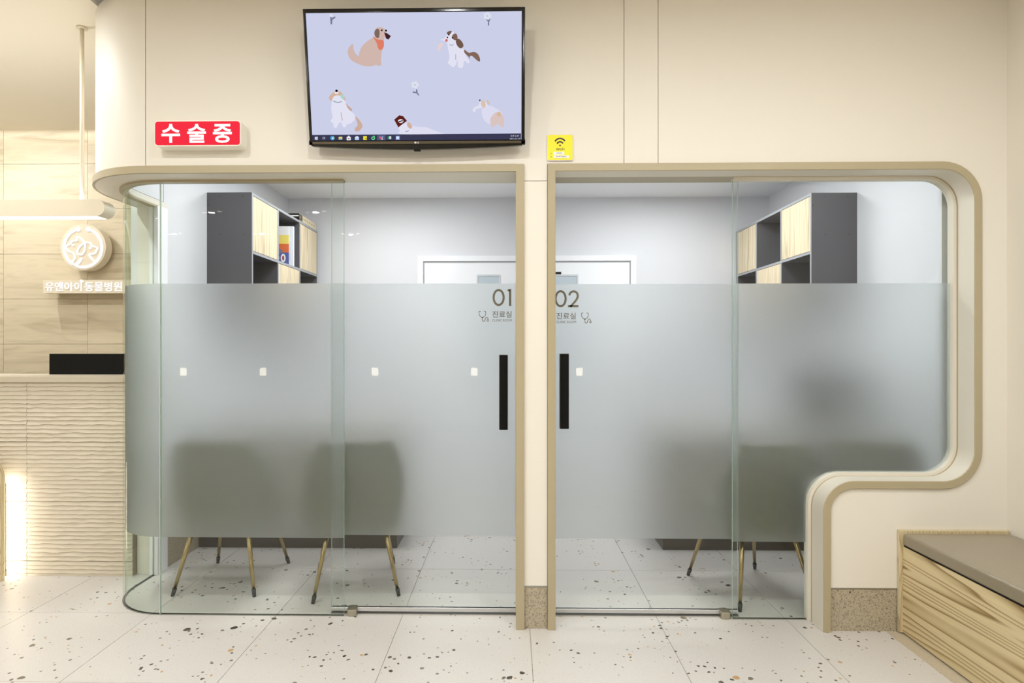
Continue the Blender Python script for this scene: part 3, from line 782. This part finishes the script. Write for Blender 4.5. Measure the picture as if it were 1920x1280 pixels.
# lettering board
bx0, bz0 = W(80.5, 549.5, YS); bx1, bz1 = W(246, 524.5, YS)
lb = empty('name_sign', (bx0, YRW, bz0)); tag(lb, 'long cream wall sign with glowing white Korean lettering under the round sign', 'sign')
b = NB(); prism(b, rrect(0, bx1-bx0, 0, bz1-bz0, .008), YS-YRW, YS-YRW+.06); obj('sign_body', b, 'signbody', lb)
b = NB(); box(b, .03, bx1-bx0-.03, YS-YRW+.06, 0, .01, .05); obj('spacer', b, 'signbody', lb)
for s, a, c in (('유앤아이', 84.8, 153.5), ('동물병원', 159, 229)):
    p0 = W(a, 546, YS); p1 = W(c, 528.5, YS)
    text_obj('letters', s, 'ledwhite', p0[0]-bx0, p1[0]-bx0, p0[1]-bz0, p1[1]-bz0, YS-YRW, .004, lb, offset=.010)
dx, dz = W(153.5, 527, YS); b = NB(); prism(b, [(dx-bx0-.017, dz-bz0), (dx-bx0, dz-bz0+.014), (dx-bx0+.017, dz-bz0), (dx-bx0, dz-bz0-.014)], YS-YRW-.004, YS-YRW); obj('diamond', b, 'ledwhite', lb)

# ================================================================== SURGERY SIGN, TV, WIFI PLATE
YF = YW-.066
sx0, sz0 = W(289, 274, YF); sx1, sz1 = W(451.5, 225, YF)
rs = empty('light_box_sign', (sx0, YW, sz0)); tag(rs, 'red backlit wall sign with three white Korean letters', 'sign')
w_, h_ = sx1-sx0, sz1-sz0
b = NB(); prism(b, rrect(0, w_, 0, h_, .016, 8), YF-YW+.002, 0); autosmooth(obj('sign_body', b, mat('white_sign_shell', (240,238,228), .4), rs), 40)
b = NB(); prism(b, rrect(.005, w_-.005, .005, h_-.005, .012, 8), YF-YW-.001, YF-YW+.002); face = obj('red_face', b, 'red', rs)
for s, a, c in (('수', 303, 338), ('술', 351.5, 386.5), ('중', 399.5, 435)):
    p0 = W(a, 268, YF); p1 = W(c, 232.5, YF)
    text_obj('letter', s, 'ledwhite', p0[0]-sx0, p1[0]-sx0, p0[1]-sz0, p1[1]-sz0, YF-YW-.001, .001, rs, offset=.024)

# TV : local frame, x to the right, z up, front at y=0, tilted forward
TWd, THt = .962, .575
ybt = 2.715
tx, tz = W(783, 275, ybt)
tv = empty('television', (tx-.003, ybt, tz)); tag(tv, 'wall mounted black flat television showing dog drawings on pale lilac', 'television')
tv.rotation_euler = (math.radians(9.6), 0, 0)
def T(zx, zy):
    k = (zy-62)/1060; l = 100+60*k; r = 1833-8*k
    # rows shrink towards the bottom, where the set is farther away
    v = (1122-zy)/1060; v = v*(1-.018*(1-v))
    return (-TWd/2+TWd*(zx-l)/(r-l), v*THt)
b = NB(); s00, s11 = T(170, 1079), T(1800, 92)
SX0, SX1, SZ0, SZ1 = -TWd/2+.013, TWd/2-.015, T(900, 1077)[1], T(900, 93)[1]
pts = [(-TWd/2, .018), (-TWd/2, THt), (TWd/2, THt), (TWd/2, .018)]
b = NB()
for q in ((-TWd/2, SX0, .02, THt), (SX1, TWd/2, .02, THt), (SX0, SX1, SZ1, THt)): box(b, q[0], q[1], 0, .03, q[2], q[3])
obj('bezel', b, 'tvgloss', tv, bevel=.002)
b = NB(); box(b, SX0, SX1, -.002, .02, SZ0-.012, SZ0); obj('chin_strip', b, 'chin', tv, bevel=.001)
b = NB(); pts = [(-TWd/2, .022), (-TWd/2+.012, .004)] + [(-TWd/2+.012+(TWd-.024)*k/14, .004-.015*math.sin(PI*k/14)) for k in range(1, 14)] + [(TWd/2-.012, .004), (TWd/2, .022), (TWd/2, SZ0-.012), (-TWd/2, SZ0-.012)]
prism(b, pts, 0, .03); obj('chin', b, 'tvgloss', tv, bevel=.002)
b = NB(); box(b, -.014, .014, -.001, .02, -.018, -.009); obj('sensor', b, 'dark', tv, bevel=.001)
obj('back_cover', bx(-TWd/2+.02, TWd/2-.02, .03, .055, .04, THt-.03), 'dark', tv, bevel=.004)
b = NB(); box(b, -.2, .2, .055, .066, .15, .35); obj('wall_bracket', b, 'steel', tv)
def em(name, c): return mat(name, (0,0,0), .3, emit=c, es=1)
M['scr'] = em('screen_lilac', (203,207,232))
scr = obj('screen', bx(SX0, SX1, .002, .02, SZ0, SZ1), 'scr', tv)
layer = [0]
def pic(name, shapes):
    b = NB(); mats = []; 
    for k, (c, pts, *o) in enumerate(shapes):
        mm = E(c)
        if mm not in mats: mats.append(mm)
        smooth_ = not o or o[0] != 'sharp'
        P = [T(*p) for p in pts]
        if smooth_: P = spline(P, True, 5)
        y0 = .0018-.00006*(k+1)
        vs = [b.verts.new((p[0], y0, p[1])) for p in P]
        try: f = b.faces.new(vs); f.material_index = mats.index(mm)
        except ValueError: pass
    me = bpy.data.meshes.new(name); b.normal_update()
    for f in b.faces:
        if f.normal.y > 0: f.normal_flip()
    b.to_mesh(me); b.free()
    for mm in mats: me.materials.append(mm)
    o = bpy.data.objects.new(name, me); COL.objects.link(o); o.parent = scr; return o
EC = {}
def E(c):
    if c not in EC: EC[c] = em('screen_colour_%d' % len(EC), c)
    return EC[c]
def circ(x, y, r, r2=None): return [(x+r*math.cos(k*PI/4), y+(r2 or r)*math.sin(k*PI/4)) for k in range(8)]
TAN = (208,182,172); WH = (226,226,242); BR = (112,88,76)
pic('dog_picture', [(TAN, [(490,322),(470,340),(453,370),(462,420),(490,450),(530,470),(580,488),(640,490),(672,480),(680,484),(700,488),(716,478),(712,450),(716,400),(722,370),(735,300),(745,260),(745,220),(715,200),(680,205),(662,235),(660,270),(610,300),(565,340),(545,380),(538,412),(515,395),(498,360),(497,335)]),
    ((126,104,96), [(685,210),(665,225),(662,255),(680,278),(697,275),(702,240),(698,218)]),
    ((222,126,102), [(650,268),(685,290),(725,295),(735,310),(732,350),(710,370),(690,355),(678,315)]),
    ((66,32,40), [(737,238),(760,245),(790,266),(772,292),(752,285)], 'sharp'), ((20,16,20), circ(719,223,7)), ((20,16,20), circ(752,226,8))])
pic('dog_picture', [(WH, [(1190,300),(1170,290),(1200,290),(1240,245),(1265,235),(1290,260),(1320,340),(1365,380),(1375,420),(1400,460),(1390,475),(1360,455),(1350,500),(1330,510),(1310,495),(1308,450),(1290,490),(1270,502),(1250,485),(1232,470),(1245,430),(1235,370),(1225,320)]),
    (BR, [(1262,232),(1232,238),(1226,252),(1240,262),(1258,248)]), ((128,98,84), [(1285,252),(1268,265),(1266,285),(1290,302),(1308,285),(1302,258)]),
    (BR, [(1300,292),(1325,295),(1350,325),(1352,350),(1330,362),(1308,345),(1295,315)]),
    ((130,102,90), [(1362,372),(1395,395),(1435,390),(1465,405),(1482,440),(1478,462),(1455,450),(1420,420),(1402,425),(1405,445),(1392,425),(1362,395)]),
    ((205,118,118), circ(1222,302,11)), ((20,16,20), circ(1240,261,6)), ((20,16,20), circ(1230,280,6)), ((20,16,20), circ(1270,283,6)),
    ((160,176,196), [(1245,330),(1262,336),(1278,328),(1278,334),(1262,342),(1245,336)]), ((160,176,196), [(1291,405),(1297,405),(1297,448),(1291,448)], 'sharp'),
    ((228,208,212), [(1160,330),(1180,320),(1195,335),(1175,365),(1160,385),(1155,360)])])
pic('dog_picture', [(WH, [(335,720),(370,690),(410,700),(438,770),(470,830),(505,860),(508,900),(480,930),(450,940),(435,962),(415,955),(405,925),(385,930),(365,965),(345,960),(340,930),(320,915),(335,880),(325,820)]),
    ((212,178,156), [(365,670),(340,690),(310,720),(312,745),(328,752),(345,720),(385,712),(412,735),(430,752),(434,735),(405,690),(385,680)]),
    ((235,228,240), circ(366,690,16,12)), ((18,16,22), circ(366,677,10)), ((168,212,202), [(395,715),(415,705),(428,735),(412,742)]),
    ((150,164,182), [(342,753),(375,763),(405,757),(404,764),(375,770),(342,760)]),
    ((196,164,148), [(440,775),(458,795),(478,812),(490,832),(472,830),(450,805)]), ((188,158,152), [(399,845),(404,845),(415,908),(410,910)], 'sharp'),
    ((206,172,156), [(512,878),(540,900),(568,945),(560,975),(532,998),(510,990),(512,968),(530,950),(525,915)])])
pic('dog_picture', [((222,222,240), [(880,960),(920,950),(1000,962),(1060,965),(1110,985),(1180,1012),(1180,1020),(870,1020),(865,985)]),
    (WH, [(848,968),(880,942),(925,930),(945,970),(950,1005),(900,1012),(870,1000)]),
    ((92,32,28), [(815,905),(855,870),(885,878),(915,915),(880,940),(848,966)], 'sharp'), ((232,232,240), circ(866,916,21,15)), ((40,20,20), [(848,918),(884,908),(884,916),(850,928)], 'sharp'),
    ((208,176,160), [(920,928),(940,932),(955,962),(945,977),(928,970),(914,945)]), ((158,176,198), [(900,996),(930,990),(930,996),(915,1003),(900,1001)])])
pic('dog_picture', [((220,220,240), [(1495,850),(1500,820),(1550,800),(1600,820),(1650,860),(1660,930),(1600,945),(1545,940),(1505,900)]),
    ((224,224,240), [(1425,830),(1440,810),(1470,795),(1480,770),(1510,760),(1540,800),(1500,815),(1455,825),(1440,850),(1426,845)]),
    ((218,196,192), [(1560,920),(1570,885),(1610,850),(1650,868),(1668,920),(1655,975),(1630,950),(1600,950),(1575,975)]),
    ((214,184,160), circ(1627,867,17,19)), ((218,194,178), [(1495,760),(1515,762),(1525,795),(1512,820),(1495,805),(1488,780)]), ((216,192,176), [(1530,757),(1550,765),(1555,790),(1540,785)]),
    ((24,24,40), circ(1480,758,6))])
for (x, y, fl_) in ((325, 118, 1), (1548, 150, 1), (985, 690, 0)):
    st = [(-10,-6),(2,-4),(2,12),(28,0),(34,8),(8,26),(6,58),(-6,58)] if fl_ else [(-28,-10),(-22,-4),(-2,0),(2,-22),(10,-20),(12,4),(28,26),(20,28),(2,10),(-24,6)]
    if x == 1548: st = [(-14,-8),(2,4),(12,-8),(16,-2),(6,18),(6,46),(-4,44),(-4,16),(-18,2)]
    dy = -55 if not fl_ else -24
    pic('flower_picture', [((120,122,150), [(x+a, y+c) for a, c in st], 'sharp')] + [((222,224,240), circ(x-8+18*math.cos(k*1.256), y+dy+16*math.sin(k*1.256), 13)) for k in range(5) if y+dy+16*math.sin(k*1.256)-13 > 95] + [((186,210,206), circ(x-8, y+dy, 8))])
bar = pic('taskbar', [((58,58,84), [(172,1022),(1797,1020),(1796,1076),(176,1076)], 'sharp'), ((86,90,124), [(684,1026),(748,1026),(748,1074),(684,1074)], 'sharp')])
def I(x, y, w, h): return [(x-w, y-h), (x+w, y-h), (x+w, y+h), (x-w, y+h)]
icons = [[((230,232,248), I(203,1043,5,5), 'sharp'), ((230,232,248), I(215,1042,5,6), 'sharp'), ((230,232,248), I(203,1054,5,5), 'sharp'), ((230,232,248), I(215,1055,5,6), 'sharp')],
 [((170,172,196), I(268,1048,10,9), 'sharp'), ((58,58,84), I(267,1048,5,5), 'sharp')],
 [((70,160,220), circ(335,1048,17)), ((210,230,240), circ(338,1050,8)), ((120,200,120), [(345,1036),(352,1044),(348,1056),(342,1048)])],
 [((240,214,110), I(398,1049,14,11), 'sharp'), ((120,180,220), I(398,1056,9,5), 'sharp')],
 [((236,236,244), I(462,1053,16,13), 'sharp'), ((236,236,244), circ(462,1038,8)), ((150,90,110), I(462,1054,6,5), 'sharp')],
 [((180,206,240), I(526,1052,16,12), 'sharp'), ((220,232,250), [(510,1042),(526,1032),(542,1042),(526,1052)], 'sharp')],
 [((240,226,60), I(589,1049,14,15), 'sharp'), ((30,30,30), [(592,1050),(603,1050),(595,1062)], 'sharp')],
 [((110,230,150), circ(652,1051,14)), ((40,50,70), circ(652,1051,7)), ((110,230,150), I(660,1036,4,4), 'sharp')],
 [((220,120,120), [(700,1036),(716,1046),(708,1058)]), ((120,170,230), [(718,1036),(732,1040),(722,1052)]), ((210,60,60), [(706,1058),(716,1044),(726,1058)]), ((240,240,240), I(722,1058,5,4), 'sharp')],
 [((60,150,100), I(772,1048,7,11), 'sharp'), ((220,230,230), I(785,1048,7,12), 'sharp')],
 [((150,176,230), I(843,1049,15,15), 'sharp'), ((230,236,250), I(843,1049,9,9), 'sharp')]]
for ic in icons: o = pic('taskbar_icon', ic); o.location.y -= .0004
for x in (337, 590, 653, 716, 780, 843): pic('icon_underline', [((140,150,200), I(x, 1073, 26, 2), 'sharp')]).location.y -= .0004
for s, a, c, d_, e in (('오후 6:47', 1716, 1782, 1046, 1032), ('2021-01-20', 1710, 1790, 1070, 1057)):
    p0, p1 = T(a, d_), T(c, e); text_obj('clock_text', s, E((226,226,240)), p0[0], p1[0], p0[1], p1[1], .0013, .0001, scr)
p0, p1 = T(990, 1096), T(1008, 1083); text_obj('maker_letters', 'LG', mat('logo_silver', (220,220,220), .4), p0[0], p1[0], p0[1], p1[1], -.0022, .0006, tv, offset=.02)
b = NB(); c_ = T(980, 1089); disc(b, c_, .004, -.0028, -.0022, n=20); obj('maker_emblem', b, mat('logo_silver', (220,220,220), .4), tv)

# WiFi plate
YP = YW-.008
px0, pz0 = W(1026, 301, YP); px1, pz1 = W(1074.5, 252, YP)
wp = empty('wifi_plate', ((px0+px1)/2, YW, pz0)); tag(wp, 'square yellow WiFi notice plate above the frame corner of room 02', 'notice')
hw = (px1-px0)/2; hh = pz1-pz0
b = NB(); prism(b, rrect(-hw, hw, 0, hh, .007), -.008, 0); obj('acrylic_plate', b, mat('clear_acrylic_edge', (222,214,220), .2), wp)
b = NB(); prism(b, rrect(-hw+.002, hw-.002, .002, hh-.002, .006), -.009, -.008); obj('yellow_sheet', b, 'yellow', wp)
def wq4(x, y):
    p = W(960+x/6.4, 230+y/6.4, YP-.001); return (p[0]-(px0+px1)/2, p[1]-pz0)
b = NB()
for r1_, w_ in ((62, 17), (36, 17)):
    pts = [wq4(577+r1_*1.03*math.sin(math.radians(a)), (245 if r1_ > 50 else 262)-r1_*.9*math.cos(math.radians(a))+(-0)) for a in range(-62 if r1_ > 50 else -58, 66 if r1_ > 50 else 62, 8)]
    ribbon(b, pts, w_/6.4/F*2.8, -.0097, -.009)
disc(b, wq4(577, 272), 10/6.4/F*2.8, -.0097, -.009)
obj('wifi_symbol', b, 'ink', wp)
p0, p1 = wq4(526, 335), wq4(630, 302); text_obj('wifi_letters', 'WiFi', 'ink', p0[0], p1[0], p0[1], p1[1], -.009, .0006, wp, offset=.01, space=1.2)
for (x0_, x1_, y0_, y1_, s, a, c) in ((497, 627, 350, 384, 'UNIAH', 525, 602), (498, 684, 392, 426, '8947582a1', 525, 658)):
    p0, p1 = wq4(x0_, y1_), wq4(x1_, y0_); st = obj('paper_strip', bx(p0[0], p1[0], -.0105, -.009, p0[1], p1[1]), 'paper', wp)
    q0, q1 = wq4(a, y1_-12), wq4(c, y0_+8); text_obj('strip_text', s, 'ink', q0[0], q1[0], q0[1], q1[1], -.0105, .0004, st)
for s, y in (('ID', 370), ('PW', 410)):
    q0, q1 = wq4(462, y+6), wq4(482, y-6); text_obj('small_letters', s, 'ink', q0[0], q1[0], q0[1], q1[1], -.009, .0005, wp)

# ================================================================== CLINIC FURNITURE
def wall_cabinet(xw, side, y0, label, pattern):
    """six cell cabinet on a side wall; side=+1 faces +x. cells: modules along y"""
    dep, mh, ml, t = .31, .409, .472, .018
    zt = 2.344
    c = empty('wall_cabinet', (xw, y0, zt-2*mh)); tag(c, label, 'cabinet', 'wall cabinets in the clinic rooms')
    s = side; X0 = 0; X1 = s*dep
    def B(bm, a, b_, y0_, y1_, z0_, z1_): box(bm, min(a, b_), max(a, b_), y0_, y1_, z0_, z1_)
    L = 3*ml-.012
    b = NB(); B(b, X0, X1, 0, t, 0, 2*mh); sp_ = obj('side_panel', b, ['anth'], c)
    for (u, v) in ((.28, .97), (.79, .97), (.30, .655), (.81, .655), (.03, .9)):
        q = NB(); tube(q, (s*dep*(1-u) if s < 0 else s*dep*u, -.0006, 2*mh*(1-(1-v)*1.0)-.004), (s*dep*(1-u) if s < 0 else s*dep*u, .001, 2*mh*(1-(1-v))-.004), .0055, n=12)
        obj('screw_cap', q, mat('cap_grey', (66,66,70), .5), sp_)
    b = NB(); B(b, X0, X1, L-t, L, 0, 2*mh); obj('side_panel', b, 'anth', c)
    b = NB(); B(b, X0, X1, t, L-t, 2*mh-t, 2*mh); obj('top_panel', b, 'anth', c)
    b = NB(); B(b, X0, X1, t, L-t, 0, t); obj('bottom_panel', b, 'anth', c)
    b = NB(); B(b, X0, X1-s*.001, t, L-t, mh-t/2, mh+t/2); obj('shelf', b, 'anth', c)
    b = NB(); B(b, X0, X0+s*.006, t, L-t, t, 2*mh-t); obj('back_panel', b, 'anth', c)
    for k in (1, 2):
        b = NB(); yk = k*ml; B(b, X0+s*.006, X1-s*.001, yk-t/2, yk+t/2, t, 2*mh-t); obj('divider', b, 'anth', c)
    # pale front edges
    b = NB(); e = s*.0015
    for (a, d_, z0_, z1_) in ((0, L, 2*mh-t, 2*mh), (0, L, 0, t), (0, L, mh-t/2, mh+t/2)): B(b, X1, X1+e, a, d_, z0_, z1_)
    for yk in (t/2, ml, 2*ml, L-t/2):
        for (z0_, z1_) in ((t, mh-t/2), (mh+t/2, 2*mh-t)): B(b, X1, X1+e, yk-t/2, yk+t/2, z0_, z1_)
    obj('edge_banding', b, 'anth_edge', c)
    for r in range(2):
        for k in range(3):
            if pattern[r][k]:
                za, zb = (mh+t/2, 2*mh-t) if r == 0 else (t, mh-t/2)
                ya, yb = k*ml+(t if k == 0 else t/2)+.003, (k+1)*ml-(t if k == 2 else t/2)-.003-(.012 if k == 2 else 0)
                b = NB(); B(b, X1-s*.018, X1+s*.0005, ya, yb, za+.003, zb-.003); obj('door', b, 'oak', c, bevel=.001)
    return c
cabL = wall_cabinet(XLW, 1, 4.14, 'dark grey and oak wall cabinet in room 01 with a flat box on top', ((1,0,1),(0,1,0)))
cabR = wall_cabinet(XRW, -1, 4.22, 'dark grey and oak wall cabinet in room 02 with nothing on top', ((1,0,1),(0,1,0)))
# magazines in the open upper cell of the left cabinet
XF = XLW+.31
ymg = 4.14+.472; zs = 2.344-.409+.0095
mag = empty('magazine', (XF-.12, ymg+.19, zs)); tag(mag, 'colourful orange and yellow magazine standing in the open cabinet cell', 'magazine')
pcol = [((238,236,236), .24, .31), ((240,220,110), .17, .24), ((226,110,64), .10, .17), ((84,96,160), .0, .10)]
b = NB(); box(b, -.085, .085, -.004, .004, 0, .31); obj('pages', b, 'paper', mag)
for k, (c, a, d_) in enumerate(pcol):
    b = NB(); box(b, -.085, .085, -.0048, -.004, a, min(d_, .31)); obj('cover_print', b, mat('print_%d' % k, c, .4), mag)
brn = mat('print_brown', (150,60,60), .4)
for k in range(3):
    b = NB(); disc(b, (-.06+.05*k, .055), .019, -.0054, -.0048, rz=.034); q = obj('printed_oval', b, 'paper', mag)
    b = NB(); disc(b, (-.06+.05*k, .055), .008, -.0058, -.0054, rz=.020); obj('oval_centre', b, brn, q)
b = NB(); prism(b, [(-.05, .12), (-.01, .15), (.04, .11), (.0, .08), (-.03, .09)], -.0054, -.0048); obj('cover_print', b, mat('print_grey', (120,130,150), .4), mag)
mag.rotation_euler = (0, 0, math.radians(8))
mag.location = (XF-.097, ymg+.25, zs)
mg2 = empty('document_folder', (XF-.05, ymg+.24, zs)); tag(mg2, 'white clear plastic document folder leaning beside the colourful magazine', 'folder')
b = NB(); box(b, -.05, .055, -.010, .010, 0, .33); obj('sleeve', b, mat('white_plastic', (232,234,240), .3), mg2, bevel=.002)
b = NB(); box(b, -.04, .03, -.0112, -.010, .05, .2); obj('sheet', b, mat('pale_blue_print', (206,216,230), .5), mg2)
mg2.rotation_euler = (0, 0, math.radians(4)); mg2.location = (XF-.065, ymg+.36, zs)
# flat box on top of the left cabinet
fb = empty('flat_box', (XF-.12, 4.14+1.02, 2.344)); tag(fb, 'flat beige and black equipment box lying on top of the left wall cabinet', 'box')
obj('carton', bx(-.17, .122, -.10, .345, 0, .058), mat('beige_carton', (206,192,160), .5), fb, bevel=.002)
obj('black_end', bx(-.172, .124, -.104, -.10, .002, .057), 'dark', fb)
obj('black_label', bx(.122, .1235, -.10, -.02, .004, .054), mat('label_dark', (70,66,60), .5), fb)
for k, (a, c) in enumerate(((.02, .12), (-.12, -.02))):
    obj('label_print', bx(a, c, -.1048, -.104, .032-.014*k, .042-.014*k), 'paper', fb)
pm_ = mat('print_marks', (150,140,116), .5)
for k in range(7): obj('printed_mark', bx(.1235 if k < 2 else .122, .1242 if k < 2 else .1228, -.09+.06*k, -.06+.06*k, .024, .034), pm_, fb)

def chair(loc_, rz, label):
    c = empty('upholstered_chair', (loc_[0], loc_[1], 0), rz); tag(c, label, 'chair', 'chairs in the clinic rooms')
    # seat
    b = NB(); prism(b, rrect(-.235, .235, -.21, .24, .06), .385, .465, 'z'); obj('seat', b, 'olive', c, bevel=.02, seg=3)
    # wrapped back, near side (towards -y local), open to +y
    b = NB(); n = 18; rows = []
    for (z, r0, lean) in ((.33, .245, .0), (.45, .262, .0), (.62, .27, -.012), (.76, .262, -.028), (.81, .25, -.034)):
        ring_o, ring_i = [], []
        for k in range(n+1):
            a = math.radians(180+180*k/n); ex = .62
            ca, sa = math.cos(a), math.sin(a)
            px_ = r0*math.copysign(abs(ca)**ex, ca); py_ = .5*r0*1.05*math.copysign(abs(sa)**ex, sa)
            ring_o.append((px_, py_-.10+lean)); ring_i.append((px_*.84, py_*.62-.085+lean))
        top = .0 if z < .7 else .0
        fade = lambda k: 1-.22*max(0, abs(k/n-.5)*2-.45)/.55 if z > .5 else 1
        rows.append([(p[0], p[1], z*fade(k)) for k, p in enumerate(ring_o)] + [(p[0], p[1], z*fade(n-k)) for k, p in enumerate(ring_i[::-1])])
    V = [[b.verts.new(p) for p in r] for r in rows]; m_ = len(V[0])
    for j in range(len(V)-1):
        for k in range(m_): b.faces.new((V[j][k], V[j][(k+1) % m_], V[j+1][(k+1) % m_], V[j+1][k])).smooth = True
    b.faces.new(V[0][::-1]); b.faces.new(V[-1])
    o = obj('backrest', b, 'olive', c, bevel=.012, seg=3)
    for sx_ in (-1, 1):
        for sy_ in (-1, 1):
            top_ = Vector((sx_*.135, sy_*.15, .385)); ft = Vector((sx_*.213, sy_*.243, .0)); d_ = ft-top_
            b = NB(); tube(b, top_, top_+d_*.915, .0135, .0085); l = obj('leg', b, 'brass', c)
            b = NB(); tube(b, top_+d_*.905, ft, .0115, .0085); obj('foot_cap', b, 'foot', l)
    return c
chair((-1.54, 3.36), 0, 'olive upholstered chair with brass legs nearest the curved glass corner')
chair((-.85, 3.325), math.radians(14), 'olive upholstered chair with brass legs behind the overlapping panes of room 01')
chair((1.257, 3.27), math.radians(13.7), 'olive upholstered chair with brass legs behind sliding door 02')
chair((1.93, 3.42), math.radians(-16), 'olive upholstered chair with brass legs mostly hidden by the low wall')

def desk_unit(x0_, x1_, y, label):
    c = empty('consulting_desk', (x0_, y, 0)); tag(c, label, 'desk', 'consulting desks')
    w_ = x1_-x0_
    obj('plinth', bx(.0, w_, .0, .50, 0, .10), 'plinth', c)
    obj('front_panel', bx(-.004, w_+.004, -.012, .52, .10, .70), 'desk', c)
    obj('desk_top', bx(-.02, w_+.02, -.03, .62, .70, .735), 'desk', c, bevel=.003)
    return c
p1_ = G(744, 1027.5); p2_ = G(1243, 1030.4)
desk_unit(-2.01, p1_[0], p1_[1], 'greige consulting desk with dark plinth in the left hand room')
desk_unit(p2_[0], XRW-.02, p2_[1], 'greige consulting desk with dark plinth in the right hand room')
def screen_on(x, y, w_, label):
    c = empty('monitor', (x, y, .735)); tag(c, label, 'monitor')
    obj('casing', bx(-w_/2, w_/2, -.02, .02, .08, .42), 'teal', c, bevel=.005)
    b = NB(); box(b, -.03, .03, -.0, .025, .01, .12); obj('stand', b, 'teal', c)
    obj('stand_foot', bx(-.12, .12, -.08, .1, 0, .01), 'teal', c, bevel=.002)
screen_on(2.06, 4.0, .52, 'dark monitor on the desk of the right hand room, blurred by the frosted glass')

# room ceiling panel lights
for k, (x, y) in enumerate(ROOMLIGHTS):
    c = empty('ceiling_panel_light', (x, y, ZR)); tag(c, 'white rectangular ceiling light of the %s room, %s' % ('left hand' if x < 0 else 'right hand', 'near the glass' if y < 4 else 'near the back'), 'ceiling light', 'clinic room ceiling lights')
    obj('frame', bx(-.47, .47, -.17, .17, -.012, 0), 'whitegloss', c); obj('lens', bx(-.45, .45, -.15, .15, -.014, -.012), 'lampsoft', c)

# ================================================================== LOBBY
# downlights: twin lamps in a square recess
first = None
for i, (x, y) in enumerate(DOWN):
    if first is None:
        c = empty('downlight', (x, y, ZC)); b = NB(); box(b, -.15, .15, -.07, .07, -.004, 0)
        kids = [obj('trim_plate', b, M['reveal'], c)]
        for s in (-1, 1):
            b = NB(); tube(b, (s*.11, s*.03, -.008), (s*.11, s*.03, -.004), .025, n=20); kids.append(obj('lamp_lens', b, 'lamp', c))
        first = (c, kids)
    else:
        c = first[0].copy(); COL.objects.link(c); c.location = (x, y, ZC)
        for kk in first[1]:
            q = kk.copy(); COL.objects.link(q); q.parent = c
    tag(c, 'white twin recessed downlight in the lobby ceiling, out of frame', 'downlight', 'lobby downlights')
# small glowing wall lights opposite the glass, seen as reflections
SL = mat('wall_light_lens', (0,0,0), .4, emit=(255,240,212), es=15)
for k, px in enumerate((345, 494, 702, 889, 1087)):
    xv = X(px, 8.9+1.4); z = H-(697-CY)/F*10.3
    c = empty('wall_light', (xv, -4.5, z)); tag(c, 'small square warm wall light on the lobby wall facing the glass', 'wall light', 'small wall lights opposite the rooms')
    obj('frame', bx(-.07, .07, 0, .02, -.08, .08), 'whitegloss', c); obj('lens', bx(-.055, .055, .02, .022, -.065, .065), SL, c)

# bench ---------------------------------------------------------------
XB = X(1693, YW-.02)
bn = empty('bench', (XB, 1.5, 0)); tag(bn, 'ash wood box bench with a taupe padded seat along the right wall', 'bench')
ye = YW-.0-1.5; ys = .35-1.5
obj('end_panel', bx(-.014, XR-XB-.002, ye-.020, ye-.001, .006, .463), 'ply', bn, bevel=.0015)
obj('front_board', bx(0, .018, ys, ye-.020, .008, .392), 'ash', bn)
obj('carcass', bx(.018, XR-XB-.002, ys, ye-.021, .02, .385), 'ply', bn)
b = NB(); box(b, -.002, XR-XB-.002, ys, ye-.022, .397, .452); obj('seat_cushion', b, 'cushion', bn, bevel=.012, seg=4)
obj('shadow_gap', bx(.004, XR-XB, ys, ye-.022, .385, .398), 'dark', bn)
